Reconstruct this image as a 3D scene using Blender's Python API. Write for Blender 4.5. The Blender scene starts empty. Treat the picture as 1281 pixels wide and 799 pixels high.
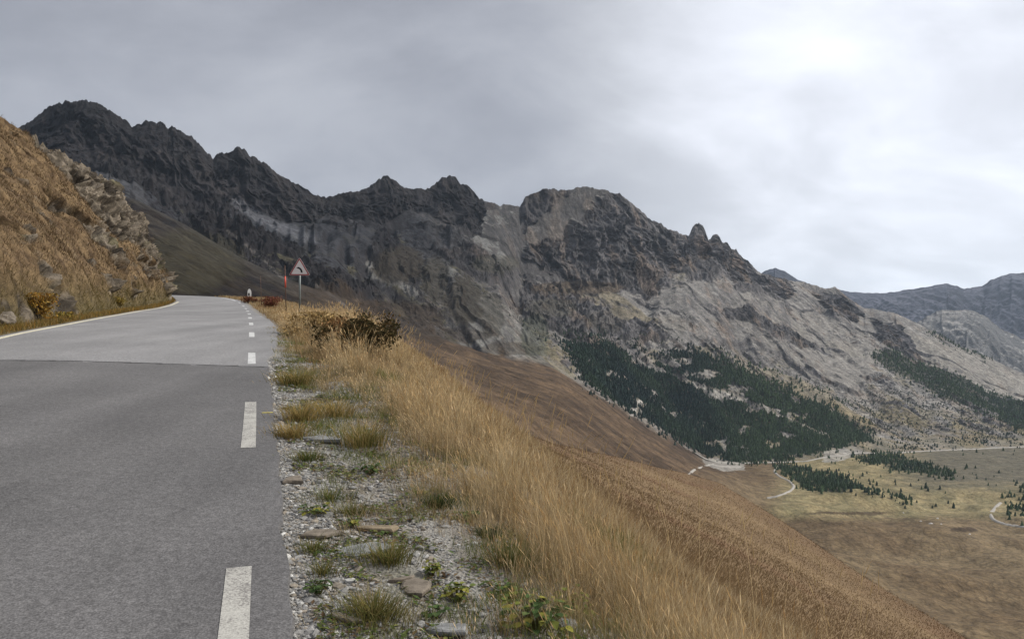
import bpy, bmesh, math, random
import numpy as np
rng = np.random.default_rng(7)
random.seed(7)
SC = bpy.context.scene
COL = SC.collection
F = 930.0                      # focal length in photograph pixels (1281 wide)
R = math.radians

# ------------------------------------------------------------------ helpers
_perm = rng.permutation(256); _perm = np.concatenate([_perm, _perm, _perm, _perm])
_ang = rng.uniform(0, 2*np.pi, 1024); _gx = np.cos(_ang); _gy = np.sin(_ang)
_g3 = rng.normal(size=(1024, 3)); _g3 /= np.linalg.norm(_g3, axis=1)[:, None]

def pn(x, y, s=0):
    x = np.asarray(x, float) + s*37.17; y = np.asarray(y, float) + s*91.73
    xi = np.floor(x).astype(int); yi = np.floor(y).astype(int)
    fx = x - xi; fy = y - yi
    u = fx*fx*fx*(fx*(fx*6-15)+10); v = fy*fy*fy*(fy*(fy*6-15)+10)
    xi &= 255; yi &= 255
    def g(i, j, a, b):
        h = _perm[_perm[(xi+i) & 255] + ((yi+j) & 255)]
        return _gx[h]*a + _gy[h]*b
    n0 = g(0,0,fx,fy)*(1-u) + g(1,0,fx-1,fy)*u
    n1 = g(0,1,fx,fy-1)*(1-u) + g(1,1,fx-1,fy-1)*u
    return (n0*(1-v) + n1*v)*1.5

def pn3(p, s=0):
    p = np.asarray(p, float) + np.array([s*17.3, s*5.9, s*71.1])
    i = np.floor(p).astype(int); f = p - i
    w = f*f*f*(f*(f*6-15)+10); i &= 255
    out = 0
    for a in (0, 1):
        for b in (0, 1):
            for c in (0, 1):
                h = _perm[_perm[_perm[(i[..., 0]+a) & 255] + ((i[..., 1]+b) & 255)] + ((i[..., 2]+c) & 255)]
                g = _g3[h]
                d = g[..., 0]*(f[..., 0]-a) + g[..., 1]*(f[..., 1]-b) + g[..., 2]*(f[..., 2]-c)
                wt = (w[..., 0] if a else 1-w[..., 0])*(w[..., 1] if b else 1-w[..., 1])*(w[..., 2] if c else 1-w[..., 2])
                out = out + d*wt
    return out*1.6

def fbm(x, y, o=4, s=0, g=.5):
    a = 1; t = 0; f = 1; n = 0
    for k in range(o):
        t = t + a*pn(x*f, y*f, s+k); n += a; a *= g; f *= 2.03
    return t/n
def fbm3(p, o=3, s=0, g=.5):
    a = 1; t = 0; f = 1; n = 0
    for k in range(o):
        t = t + a*pn3(p*f, s+k); n += a; a *= g; f *= 2.03
    return t/n
def ridged(x, y, o=4, s=0, g=.5):
    a = 1; t = 0; f = 1; n = 0
    for k in range(o):
        t = t + a*(1-np.abs(pn(x*f, y*f, s+k))*1.6); n += a; a *= g; f *= 2.03
    return t/n
def ss(a, b, x):
    t = np.clip((np.asarray(x, float)-a)/(b-a), 0, 1); return t*t*(3-2*t)
def lerp(a, b, t):
    t = np.asarray(t)[..., None]; return np.asarray(a)*(1-t) + np.asarray(b)*t
def tab(pairs, x):
    a = np.array(pairs, float); return np.interp(x, a[:, 0], a[:, 1])
def smooth1(v, n):
    k = np.hanning(n*2+1); k /= k.sum(); return np.convolve(np.pad(v, n, mode='edge'), k, mode='valid')

def tag(o, label=None, cat=None, group=None, kind=None):
    if label: o['label'] = label
    if cat: o['category'] = cat
    if group: o['group'] = group
    if kind: o['kind'] = kind
    return o

def mesh_obj(name, verts, faces, mat=None, parent=None, smooth=False, col=None, loose=None):
    """faces: (n,3) or (n,4) array, or a list of arrays with either width."""
    me = bpy.data.meshes.new(name)
    verts = np.asarray(verts, np.float32).reshape(-1, 3)
    fl = faces if isinstance(faces, list) and np.ndim(faces[0]) == 2 else [faces]
    fl = [np.asarray(f, np.int32) for f in fl if len(f)]
    tot = np.concatenate([np.full(len(f), f.shape[1], np.int32) for f in fl])
    idx = np.concatenate([f.ravel() for f in fl])
    me.vertices.add(len(verts)); me.vertices.foreach_set('co', verts.ravel())
    me.loops.add(len(idx)); me.loops.foreach_set('vertex_index', idx)
    me.polygons.add(len(tot))
    st = np.zeros(len(tot), np.int32); st[1:] = np.cumsum(tot)[:-1]
    me.polygons.foreach_set('loop_start', st)
    me.update(calc_edges=True)
    me.polygons.foreach_set('use_smooth', np.full(len(tot), smooth, bool))
    if col is not None:
        a = me.color_attributes.new('alb', 'FLOAT_COLOR', 'POINT')
        c = np.ones((len(verts), 4), np.float32); c[:, :3] = col
        a.data.foreach_set('color', c.ravel())
    if mat is not None: me.materials.append(mat)
    me.validate(); me.update()
    o = bpy.data.objects.new(name, me); COL.objects.link(o)
    if parent is not None: o.parent = parent
    return o

def grid_faces(nr, nc):
    i = np.arange(nr*nc).reshape(nr, nc)
    return np.stack([i[:-1, :-1].ravel(), i[:-1, 1:].ravel(), i[1:, 1:].ravel(), i[1:, :-1].ravel()], 1)

def bm_obj(name, bm, mat, parent=None, smooth=False):
    me = bpy.data.meshes.new(name); bm.to_mesh(me); bm.free()
    if mat: me.materials.append(mat)
    for p in me.polygons: p.use_smooth = smooth
    o = bpy.data.objects.new(name, me); COL.objects.link(o)
    if parent is not None: o.parent = parent
    return o
def empty(name, loc, rz=0):
    o = bpy.data.objects.new(name, None); COL.objects.link(o)
    o.location = loc; o.rotation_euler = (0, 0, rz); return o
def pix(u, v, Y):
    return np.array([(u-640.5)/F*Y, Y, -(v-399.5)/F*Y])

def inpoly(u, v, poly):
    p = np.array(poly, float); x0, y0 = p[:, 0], p[:, 1]; x1, y1 = np.roll(x0, -1), np.roll(y0, -1)
    r = np.zeros(np.shape(u), bool)
    for a, b, c, d in zip(x0, y0, x1, y1):
        if b == d: continue
        r ^= ((b > v) != (d > v)) & (u < (c-a)*(v-b)/(d-b)+a)
    return r
# ------------------------------------------------------------------ materials
class NT:
    def __init__(s, name):
        s.m = bpy.data.materials.new(name); s.m.use_nodes = True
        s.t = s.m.node_tree; s.t.nodes.clear()
        s.out = s.n('ShaderNodeOutputMaterial')
    def n(s, t, **k):
        x = s.t.nodes.new(t)
        for a, b in k.items(): setattr(x, a, b)
        return x
    def l(s, a, b): s.t.links.new(a, b)
    def noise(s, scale, detail=4, rough=.55, vec=None, stretch=None):
        if vec is None: vec = s.n('ShaderNodeNewGeometry').outputs['Position']
        if stretch is not None:
            mp = s.n('ShaderNodeMapping'); mp.inputs['Scale'].default_value = stretch[0]
            mp.inputs['Rotation'].default_value = stretch[1]
            s.l(vec, mp.inputs['Vector']); vec = mp.outputs['Vector']
        x = s.n('ShaderNodeTexNoise'); x.inputs['Scale'].default_value = scale
        x.inputs['Detail'].default_value = detail; x.inputs['Roughness'].default_value = rough
        s.l(vec, x.inputs['Vector']); return x.outputs['Fac']
    def ramp(s, fac, stops):
        x = s.n('ShaderNodeValToRGB'); e = x.color_ramp.elements
        while len(e) < len(stops): e.new(.5)
        for el, (p, c) in zip(e, stops):
            el.position = p; el.color = (c, c, c, 1) if not hasattr(c, '__len__') else (*c, 1)
        s.l(fac, x.inputs['Fac']); return x.outputs['Color']
    def mix(s, a, b, f, mode='MIX'):
        x = s.n('ShaderNodeMix', data_type='RGBA', blend_type=mode)
        for i, v in ((0, f), (6, a), (7, b)):
            if hasattr(v, 'is_linked'): s.l(v, x.inputs[i])
            elif hasattr(v, '__len__'): x.inputs[i].default_value = (*v, 1)
            else: x.inputs[i].default_value = v
        return x.outputs[2]
    def math(s, op, a, b=None):
        x = s.n('ShaderNodeMath', operation=op)
        for i, v in ((0, a), (1, b)):
            if v is None: continue
            if hasattr(v, 'is_linked'): s.l(v, x.inputs[i])
            else: x.inputs[i].default_value = v
        return x.outputs[0]
    def attr(s, name='alb'):
        x = s.n('ShaderNodeAttribute', attribute_name=name); return x.outputs['Color']
    def bump(s, h, strength=.5, dist=.1, prev=None):
        x = s.n('ShaderNodeBump'); x.inputs['Strength'].default_value = strength
        x.inputs['Distance'].default_value = dist; s.l(h, x.inputs['Height'])
        if prev is not None: s.l(prev, x.inputs['Normal'])
        return x.outputs['Normal']
    def pbsdf(s, color, rough=.9, normal=None, spec=.2, metal=0):
        b = s.n('ShaderNodeBsdfPrincipled')
        if hasattr(color, 'is_linked'): s.l(color, b.inputs['Base Color'])
        else: b.inputs['Base Color'].default_value = (*color, 1)
        if hasattr(rough, 'is_linked'): s.l(rough, b.inputs['Roughness'])
        else: b.inputs['Roughness'].default_value = rough
        b.inputs['Specular IOR Level'].default_value = spec
        b.inputs['Metallic'].default_value = metal
        if normal is not None: s.l(normal, b.inputs['Normal'])
        s.l(b.outputs[0], s.out.inputs['Surface']); return b

def blade_mat(name, trans=.35):
    k = NT(name); c = k.attr()
    d = k.n('ShaderNodeBsdfDiffuse'); t = k.n('ShaderNodeBsdfTranslucent'); m = k.n('ShaderNodeMixShader')
    k.l(c, d.inputs['Color']); k.l(c, t.inputs['Color']); m.inputs[0].default_value = trans
    k.l(d.outputs[0], m.inputs[1]); k.l(t.outputs[0], m.inputs[2]); k.l(m.outputs[0], k.out.inputs['Surface'])
    return k.m
M_blade = blade_mat('grass_blades')
M_leaf = blade_mat('leaves', .25)

def plain(name, color, rough=.6, spec=.3, var=.15, scale=8, metal=0):
    k = NT(name); n = k.noise(scale, 4)
    c = k.mix(color, tuple(x*(1-var*2) for x in color), k.ramp(n, [(.35, 0), (.7, 1)]))
    k.pbsdf(c, rough, spec=spec, metal=metal); return k.m

def terrain_mat(name, s1, s2, amp=.35, bump=.6, bd=2.0):
    k = NT(name); c = k.attr()
    n1 = k.noise(s1, 6, .65); n2 = k.noise(s2, 4, .6)
    f = k.math('ADD', k.math('MULTIPLY', n1, .65), k.math('MULTIPLY', n2, .35))
    c = k.mix(c, k.ramp(f, [(.36, 1-amp), (.5, 1.0), (.64, 1+amp*1.15)]), 1.0, 'MULTIPLY')
    if name == 'mountain_rock':
        vo = k.n('ShaderNodeTexVoronoi', feature='DISTANCE_TO_EDGE'); vo.inputs['Scale'].default_value = .085
        mp = k.n('ShaderNodeMapping'); mp.inputs['Scale'].default_value = (1, 1, .55); k.l(k.n('ShaderNodeNewGeometry').outputs['Position'], mp.inputs[0])
        ad = k.n('ShaderNodeVectorMath', operation='ADD'); nz = k.n('ShaderNodeTexNoise'); nz.inputs['Scale'].default_value = .05; nz.inputs['Detail'].default_value = 4
        sc_ = k.n('ShaderNodeVectorMath', operation='SCALE'); sc_.inputs['Scale'].default_value = 22.
        k.l(mp.outputs[0], nz.inputs['Vector']); k.l(nz.outputs['Color'], sc_.inputs[0]); k.l(sc_.outputs[0], ad.inputs[0]); k.l(mp.outputs[0], ad.inputs[1]); k.l(ad.outputs[0], vo.inputs['Vector'])
        c = k.mix(c, k.ramp(vo.outputs['Distance'], [(.0, .68), (.10, 1.0), (.5, 1.1)]), 1.0, 'MULTIPLY')
    nn = k.bump(f, bump, bd)
    k.pbsdf(c, .95, nn, .1); return k.m
M_far = terrain_mat('mountain_rock', .045, .20, .42, .7, 8.0)
M_hill = terrain_mat('hillside', 1.4, 6.0, .28, .4, .25)

# ------------------------------------------------------------------ road path
XD = [(-16, 5.2), (0, -.15), (3.97, -1.47), (8.57, -3.02), (14, -4.9), (20, -7.0), (26, -9.12), (31.5, -11.1), (37.5, -13.25),
      (43, -15.3), (49, -17.55), (54, -19.5), (60, -22.0), (65, -24.4), (69.5, -27.2), (73.5, -30.8), (76, -35), (77.5, -40), (78, -52)]
ZR = [(-16, -2.79), (0, -1.75), (4.4, -1.467), (10, -1.107), (15.6, -.70), (21.2, -.36), (26.8, -.115), (32.4, .105), (38, .31), (43.6, .51),
      (49.2, .74), (54.8, 1.03), (60, 1.36), (66, 1.8), (72, 2.25), (76, 2.42), (77.5, 2.45), (78, 2.3)]
_px = np.array([b for a, b in XD]); _py = np.array([a for a, b in XD], float)
_L = np.concatenate([[0], np.cumsum(np.hypot(np.diff(_px), np.diff(_py)))])
S = np.arange(0, _L[-1], .2)
PX = smooth1(np.interp(S, _L, _px), 14); PY = smooth1(np.interp(S, _L, _py), 14)
PZ = smooth1(tab(ZR, PY), 14)
TX = np.gradient(PX); TY = np.gradient(PY); _n = np.hypot(TX, TY); TX /= _n; TY /= _n
NX, NY = TY, -TX                                        # right-hand normal of the road
def station(Y): return int(np.argmin(np.where(PX > -36, np.abs(PY-Y), 99)))
def zr(y): return np.interp(y, PY[:np.argmax(PY)], PZ[:np.argmax(PY)])
EDGE = .27
def qshift(y): return tab([(0, 0), (8, 0), (14, .5), (22, 1.2), (28, 2.2), (60, 2.4)], y)
FQ = [(-9, 0), (0, 0.03), (.6, .06), (1.3, .12), (2.2, .36), (3, .78), (4, 1.36), (5, 1.98), (8, 4.0), (14, 7.8)]
def fq(q, y):
    s = qshift(y)
    q2 = np.where(q < .8, q, .8 + np.maximum(0, q-.8-s))
    return tab(FQ, q2)
def road_q(x, y):
    """signed lateral distance right of the asphalt edge, and station index."""
    x = np.asarray(x, float); y = np.asarray(y, float)
    i = np.clip(np.searchsorted(PY[:np.argmax(PY)], y + .33*0), 0, np.argmax(PY)-1)
    for _ in range(3):
        a = (x-PX[i])*TX[i] + (y-PY[i])*TY[i]
        i = np.clip(i + np.round(a/.2).astype(int), 0, len(S)-1)
    return (x-PX[i])*NX[i] + (y-PY[i])*NY[i] - EDGE, i
def verge_z(x, y, bumpy=True):
    q, i = road_q(x, y)
    z = PZ[i] + ((x-PX[i])*TX[i]+(y-PY[i])*TY[i])*np.gradient(PZ)[i]/.2 - fq(q, PY[i])
    if bumpy: z = z + fbm(np.asarray(x)*1.3, np.asarray(y)*1.3, 3, 5)*.055*ss(.05, .6, q) + fbm(np.asarray(x)*.35, np.asarray(y)*.35, 2, 9)*.18*ss(.9, 2.5, q)
    return z

# ---- asphalt
def asphalt(name, base, light):
    k = NT(name); pos = k.n('ShaderNodeNewGeometry').outputs['Position']
    fine = k.noise(85, 2, .6, pos); med = k.noise(24, 3, .6, pos); big = k.noise(.45, 4, .6, pos)
    trk = k.noise(.9, 3, .5, pos, ((1, .07, 1), (0, 0, -.345)))
    c = k.mix(base, light, k.ramp(big, [(.35, 0), (.68, 1)]))
    c = k.mix(c, k.ramp(trk, [(.35, .86), (.65, 1.12)]), 1, 'MULTIPLY')
    c = k.mix(c, k.ramp(fine, [(.36, .68), (.5, 1.0), (.66, 1.42)]), 1, 'MULTIPLY')
    c = k.mix(c, k.ramp(med, [(.36, .8), (.64, 1.16)]), 1, 'MULTIPLY')
    f = k.math('ADD', k.math('MULTIPLY', fine, .6), k.math('MULTIPLY', med, .4))
    k.pbsdf(c, .85, k.bump(f, .5, .012), .3); return k.m
M_asp1 = asphalt('asphalt_recent', (.086, .083, .083), (.110, .106, .105))
M_asp2 = asphalt('asphalt_older', (.155, .152, .152), (.195, .191, .190))

def left_off(y): return tab([(-16, -6.2), (0, -6.1), (18, -5.98), (26, -5.8), (42, -5.7), (62, -4.6), (80, -4.4)], y)
def right_off(i, y):
    j = tab([(0, EDGE), (14.5, EDGE), (15.5, .40), (19, .62), (24, .78), (30, .7), (36, .45), (42, .35), (60, .35)], y)
    return j + pn(S[i]*1.1, S[i]*0+3.1)*.05 + pn(S[i]*4.3, S[i]*0+1.1)*.035
ii = np.arange(len(S)); NC = 25
lo = left_off(PY); ro = right_off(ii, PY)
tt = np.linspace(0, 1, NC)
off = lo[:, None]*(1-tt) + ro[:, None]*tt
def crown(o): return -.012*np.abs(o+3.1) + .03
RX = PX[:, None]+NX[:, None]*off; RY = PY[:, None]+NY[:, None]*off; RZ = PZ[:, None]+crown(off)
vv = np.stack([RX, RY, RZ], -1)
SEAM = 13.55
vv2 = vv.reshape(-1, 3).copy(); n0 = len(vv2)
skirt = vv[:, -1].copy(); skirt[:, 2] -= .12; skirt[:, 0] += NX*.03; skirt[:, 1] += NY*.03
vv2 = np.concatenate([vv2, skirt])
gf = grid_faces(len(S), NC)
e = np.arange(len(S))*NC + NC-1; k_ = n0+np.arange(len(S))
gf = np.concatenate([gf, np.stack([e[:-1], k_[:-1], k_[1:], e[1:]], 1)])
# cut the seam: straight across the picture, slightly off square to the road
road = mesh_obj('road', vv2, gf, M_asp1, smooth=False)
road.data.materials.append(M_asp2)
cy = vv2[gf].mean(1)
def seam_y(x): return SEAM + .02*(x+5)
mi = (cy[:, 1] > seam_y(cy[:, 0])).astype(np.int32)
# snap vertices next to the seam onto it so the joint is clean
me = road.data
tag(road, kind='structure')
co = vv2.copy(); near = np.abs(co[:, 1]-seam_y(co[:, 0])) < .1
co[near, 1] = seam_y(co[near, 0])
me.vertices.foreach_set('co', co.astype(np.float32).ravel())
cy = co[gf].mean(1); mi = (cy[:, 1] > seam_y(cy[:, 0])).astype(np.int32)
me.polygons.foreach_set('material_index', mi); me.update()

def road_pt(i, o, dz=.004):
    return np.array([PX[i]+NX[i]*o, PY[i]+NY[i]*o, PZ[i]+crown(o)+dz])
def road_strip(name, i0, i1, o0, o1, mat, n=3, dz=.004, parent=None):
    idx = np.unique(np.linspace(i0, i1, max(2, abs(i1-i0)//1+1)).round().astype(int))
    V = [[road_pt(i, o0*(1-t)+o1*t, dz) for t in np.linspace(0, 1, n)] for i in idx]
    return mesh_obj(name, np.array(V), grid_faces(len(idx), n), mat, parent)
def paint(name, col, worn, thr):
    k = NT(name); fine = k.noise(70, 3, .65); big = k.noise(5, 4, .65)
    f = k.math('ADD', k.math('MULTIPLY', fine, .55), k.math('MULTIPLY', big, .45))
    m = k.ramp(f, [(thr-.05, 0), (thr+.05, 1)])
    c = k.mix(col, worn, m); c = k.mix(c, k.ramp(k.noise(90, 2), [(.35, .78), (.65, 1.1)]), 1, 'MULTIPLY')
    k.pbsdf(c, .75, k.bump(fine, .4, .006), .3); return k.m
M_white = paint('road_paint_white', (.34, .33, .30), (.16, .15, .14), .53)
M_white2 = paint('road_paint_far', (.46, .46, .45), (.22, .22, .22), .56)
M_line = paint('edge_line_paint', (.62, .57, .42), (.2, .2, .2), .57)
M_yel = paint('road_paint_yellow', (.5, .42, .08), (.12, .11, .1), .6)
M_tar = plain('tar_joint', (.02, .02, .022), .7)

# dashes along the right of the lane (near ends taken from the photograph)
dashY = [(1.0, 4.42), (7.42, 10.0), (13.9, 15.7), (19.6, 21.3), (25.2, 26.9), (30.8, 32.4), (36.4, 38), (42, 43.6), (47.6, 49.2), (53.2, 54.8), (58.8, 60.4)]
for a, b in dashY:
    w = .071
    i0, i1 = station(a), station(b)
    V = []; n = 5
    for Yq in np.linspace(a, b, 14):
        fi = np.interp(Yq, PY[:np.argmax(PY)], ii[:np.argmax(PY)]); i = int(fi)
        base = road_pt(i, 0); base2 = road_pt(min(i+1, len(S)-1), 0); p = base+(base2-base)*(fi-i)
        V.append([p + np.array([NX[i], NY[i], 0])*o + np.array([0, 0, crown(o)-crown(0)]) for o in np.linspace(-w, w, n)])
    o = mesh_obj('dash_marking', np.array(V), grid_faces(14, n), M_white if a < 12 else M_white2, road)
    if a < 12:      # raised rims left by the tape along both long sides of the near dashes
        V = np.array(V)
        for c0, c1 in ((0, .07), (1, .93)):
            pass
road_strip('dash_marking', station(63), station(69), -.09, .09, M_white2, parent=road)
_V = [[road_pt(i, left_off(PY[i])+o) for o in (.16, .235, .31)] for i in range(station(6), station(60))]
mesh_obj('edge_line', np.array(_V), grid_faces(len(_V), 3), M_line, road)
sx = np.linspace(-13.5, -4.2, 60)
jw = .014+.012*pn(sx*1.1, sx*0+4)
q_, _ = road_q(sx, seam_y(sx)); keep = (q_+EDGE > -5.95) & (q_ < 0.0)
sx = sx[keep]; jw = np.abs(jw[keep])+.008; q_, i_ = road_q(sx, seam_y(sx))
zz = PZ[i_]+((sx-PX[i_])*TX[i_]+(seam_y(sx)-PY[i_])*TY[i_])*.07+crown(q_+EDGE)+.005
mesh_obj('tar_joint', np.stack([np.stack([sx, seam_y(sx)-jw, zz-.0], -1), np.stack([sx, seam_y(sx)+jw, zz+.0], -1)], 0),
         grid_faces(2, len(sx)), M_tar, road)
def road_tick(Yc, o0, o1, wy, mat, name):
    i = station(Yc); a = road_pt(i, o0, .005); b = road_pt(i, o1, .005); t = np.array([TX[i], TY[i], .07])*wy
    mesh_obj(name, [a-t, b-t, b+t, a+t], [[0, 1, 2, 3]], mat, road)
road_tick(9.15, .14, .27, .018, M_yel, 'yellow_tick')

# ------------------------------------------------------------------ verge (gravel shoulder, embankment crest)
k = NT('gravel_soil'); pos = k.n('ShaderNodeNewGeometry').outputs['Position']
vor = k.n('ShaderNodeTexVoronoi'); vor.inputs['Scale'].default_value = 42; k.l(pos, vor.inputs['Vector'])
big = k.noise(1.6, 4, .6, pos); fin = k.noise(30, 3, .6, pos)
stone = k.mix((.13, .125, .115), (.34, .33, .31), vor.outputs['Color'])
soil = k.mix((.085, .065, .045), (.15, .12, .085), fin)
c = k.mix(stone, soil, k.ramp(big, [(.44, 0), (.58, 1)]))
c = k.mix(c, k.attr(), .62)
k.pbsdf(c, .95, k.bump(vor.outputs['Distance'], .9, .02, k.bump(fin, .6, .03)), .15)
M_verge = k.m
qv = np.concatenate([np.linspace(-.35, 3.2, 72), np.linspace(3.3, 8, 30)])
sv = np.arange(0, len(S), 1)
sv = sv[PX[sv] > -34]
VX = PX[sv][:, None]+NX[sv][:, None]*(qv+EDGE); VY = PY[sv][:, None]+NY[sv][:, None]*(qv+EDGE)
VZ = PZ[sv][:, None] - np.stack([fq(qv, PY[i]) for i in sv]) - .02
Q = np.broadcast_to(qv, VX.shape)
VZ = VZ - ss(4.6, 7.6, Q)*2.2
VZ = VZ + fbm(VX*1.3, VY*1.3, 3, 5)*.055*ss(.05, .6, Q) + fbm(VX*.35, VY*.35, 2, 9)*.18*ss(.9, 2.5, Q) + fbm(VX*7, VY*7, 2, 4)*.012*ss(0, .3, Q)
gm = ss(.9, 2.0, Q + fbm(VX*.8, VY*.8, 3, 12)*.9)*1.0
vc = lerp((.22, .21, .19), (.11, .075, .042), gm)
vc = lerp(vc, (.085, .062, .042), ss(-.02, .2, fbm(VX*.9, VY*.9, 4, 33))*.8*ss(.1, .45, Q))
vc = lerp(vc, (.085, .085, .04), ss(.05, .35, fbm(VX*1.1, VY*1.1, 3, 31))*.55*ss(.25, .6, Q))
vc = lerp(vc, (.105, .066, .036), ss(2.6, 3.4, Q))
far_v = ss(12, 17, VY) * ss(.35, .9, Q)
vc = lerp(vc, (.16, .105, .05), far_v)
vc = vc*(1+.35*fbm(VX*2.2, VY*2.2, 3, 35))[..., None]
jq = int(np.searchsorted(qv, 2.7)); VP = np.stack([VX, VY, VZ], -1)
for nm_, a_, b_, m_ in (('verge', 0, jq+1, M_verge), ('verge_slope', jq, len(qv), M_hill)):
    tag(mesh_obj(nm_, VP[:, a_:b_], grid_faces(len(sv), b_-a_), m_, smooth=True, col=vc[:, a_:b_].reshape(-1, 3)), kind='structure')

# ------------------------------------------------------------------ far terrain
uc = np.concatenate([np.linspace(-260, -8, 110), np.arange(-6, 1290, 1.15), np.linspace(1292, 1620, 150)])
NU = len(uc); xr = (uc-640.5)/F
CREST = [(-260, 235), (-80, 205), (20, 162), (28, 157), (38, 152), (50, 143), (57, 135), (66, 131), (75, 128), (88, 126), (100, 124), (115, 126), (128, 130), (140, 139), (155, 148), (165, 158),
 (172, 157), (183, 151), (203, 152), (210, 159), (216, 155), (230, 165), (245, 175), (255, 185), (266, 196), (272, 191), (285, 190), (290, 186), (298, 182),
 (306, 184), (312, 193), (325, 200), (350, 218), (375, 233), (395, 243), (410, 246), (430, 240), (460, 234), (475, 223), (484, 218), (490, 222), (500, 231),
 (515, 235), (532, 236), (545, 228), (553, 220), (562, 217), (570, 220), (575, 228), (583, 230), (590, 236), (598, 247), (605, 250), (625, 256), (650, 257),
 (658, 244), (672, 238), (680, 235), (695, 236), (710, 237), (720, 234), (735, 233), (755, 237), (775, 242), (783, 247), (792, 256), (800, 261), (810, 271),
 (818, 275), (835, 284), (850, 290), (861, 294), (867, 282), (874, 278), (881, 285), (886, 300), (892, 294), (897, 292), (902, 303), (909, 302), (914, 311), (921, 311), (926, 319), (935, 325),
 (945, 335), (955, 341), (975, 347), (1000, 352), (1020, 356), (1037, 361), (1045, 358), (1052, 364), (1064, 374), (1080, 384), (1100, 387), (1120, 391),
 (1140, 400), (1170, 415), (1200, 432), (1240, 448), (1300, 475), (1450, 520), (1620, 560)]
VB = [(-260, 280), (30, 206), (100, 196), (150, 207), (200, 240), (250, 262), (300, 254), (330, 266), (380, 276), (430, 272), (480, 274), (520, 270), (560, 277), (600, 288),
 (630, 300), (650, 328), (700, 345), (750, 358), (800, 362), (830, 346), (860, 330), (900, 336), (940, 352), (1000, 376), (1050, 390), (1100, 412), (1150, 432), (1240, 472), (1300, 492), (1450, 535), (1620, 570)]
VG = [(-260, 255), (165, 247), (230, 280), (300, 322), (360, 350), (420, 372), (470, 412), (500, 426), (560, 441), (640, 457), (700, 470), (740, 492), (800, 532), (850, 561), (880, 579),
 (930, 580), (1000, 577), (1040, 571), (1120, 566), (1281, 559), (1450, 556), (1620, 556)]
DC = [(-260, 1700), (100, 1700), (300, 1830), (410, 1960), (560, 2290), (650, 2470), (730, 2620), (876, 2880), (1050, 3230), (1240, 3060), (1620, 3100)]
DB = [(-260, 1470), (100, 1500), (300, 1660), (410, 1810), (560, 2110), (650, 2320), (730, 2420), (876, 2700), (1050, 3010), (1240, 2880), (1620, 2900)]
DG = [(-260, 900), (165, 950), (300, 1000), (430, 1100), (500, 1200), (640, 1420), (740, 1550), (800, 1680), (880, 1800), (950, 1850), (1040, 1900), (1120, 2000), (1281, 2100), (1620, 2250)]
VE = [(430, 446), (480, 474), (590, 523), (700, 557), (760, 569), (860, 593), (900, 604), (960, 640), (1080, 720), (1210, 800), (1440, 960), (1620, 1090)]
DE = [(430, 60), (480, 62), (590, 90), (700, 140), (760, 200), (860, 280), (900, 260), (960, 220), (1080, 150), (1210, 105), (1440, 60), (1620, 45)]
VM = [(-260, 380), (230, 385), (330, 420), (400, 445), (430, 462), (480, 490), (590, 540), (700, 573), (800, 596), (880, 616), (950, 700), (1080, 790), (1210, 865), (1620, 1000)]
DM = [(-260, 150), (230, 160), (330, 190), (430, 230), (480, 300), (590, 480), (700, 600), (800, 780), (880, 880), (950, 920), (1080, 720), (1210, 610), (1620, 480)]
def ctl(tv, td, sm=9):
    v = tab(tv, uc); d = tab(td, uc)
    if sm: v = smooth1(v, sm); d = smooth1(d, 30)
    return v, d, -(v-399.5)/F*d
vC, dC, zC = ctl(CREST, DC, 0); dC = smooth1(tab(DC, uc), 30); zC = -(vC-399.5)/F*dC
vB, dB, zB = ctl(VB, DB, 12); vG, dG, zG = ctl(VG, DG, 12); vM, dM, zM = ctl(VM, DM, 12)
dC = np.maximum(dC, dB+60)
# wandering cliff foot
wob = fbm(uc/60., uc*0+2.2, 3, 3)*14; zB = zB + wob*2.2
NM, NS, NB, NK = 240, 300, 190, 24
def seg(d0, z0, d1, z1, n, pd=1., pz=1., end=False):
    t = np.linspace(0, 1, n, endpoint=end)[:, None]
    return d0+(d1-d0)*t**pd, z0+(z1-z0)*t**pz, np.broadcast_to(t, (n, NU))
D1, Z1, T1 = seg(dM, zM, dG, zG, NM, 1.5, 1.5)
D2, Z2, T2 = seg(dG, zG, dB, zB, NS, 1, 1.12)
D3, Z3, T3 = seg(dB, zB, dC, zC, NB, 1, .92)
D4, Z4, T4 = seg(dC, zC, dC+500, zC-260, NK, 1.3, 1., True)
YY = np.concatenate([D1, D2, D3, D4]); ZZ = np.concatenate([Z1, Z2, Z3, Z4])
# tie the valley floor so it is gentle
UU = np.broadcast_to(uc, YY.shape); XX = UU*0 + (UU-640.5)/F*YY
seg_id = np.concatenate([np.full((NM, NU), 0), np.full((NS, NU), 1), np.full((NB, NU), 2), np.full((NK, NU), 3)])
TT = np.concatenate([T1, T2, T3, T4])

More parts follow.
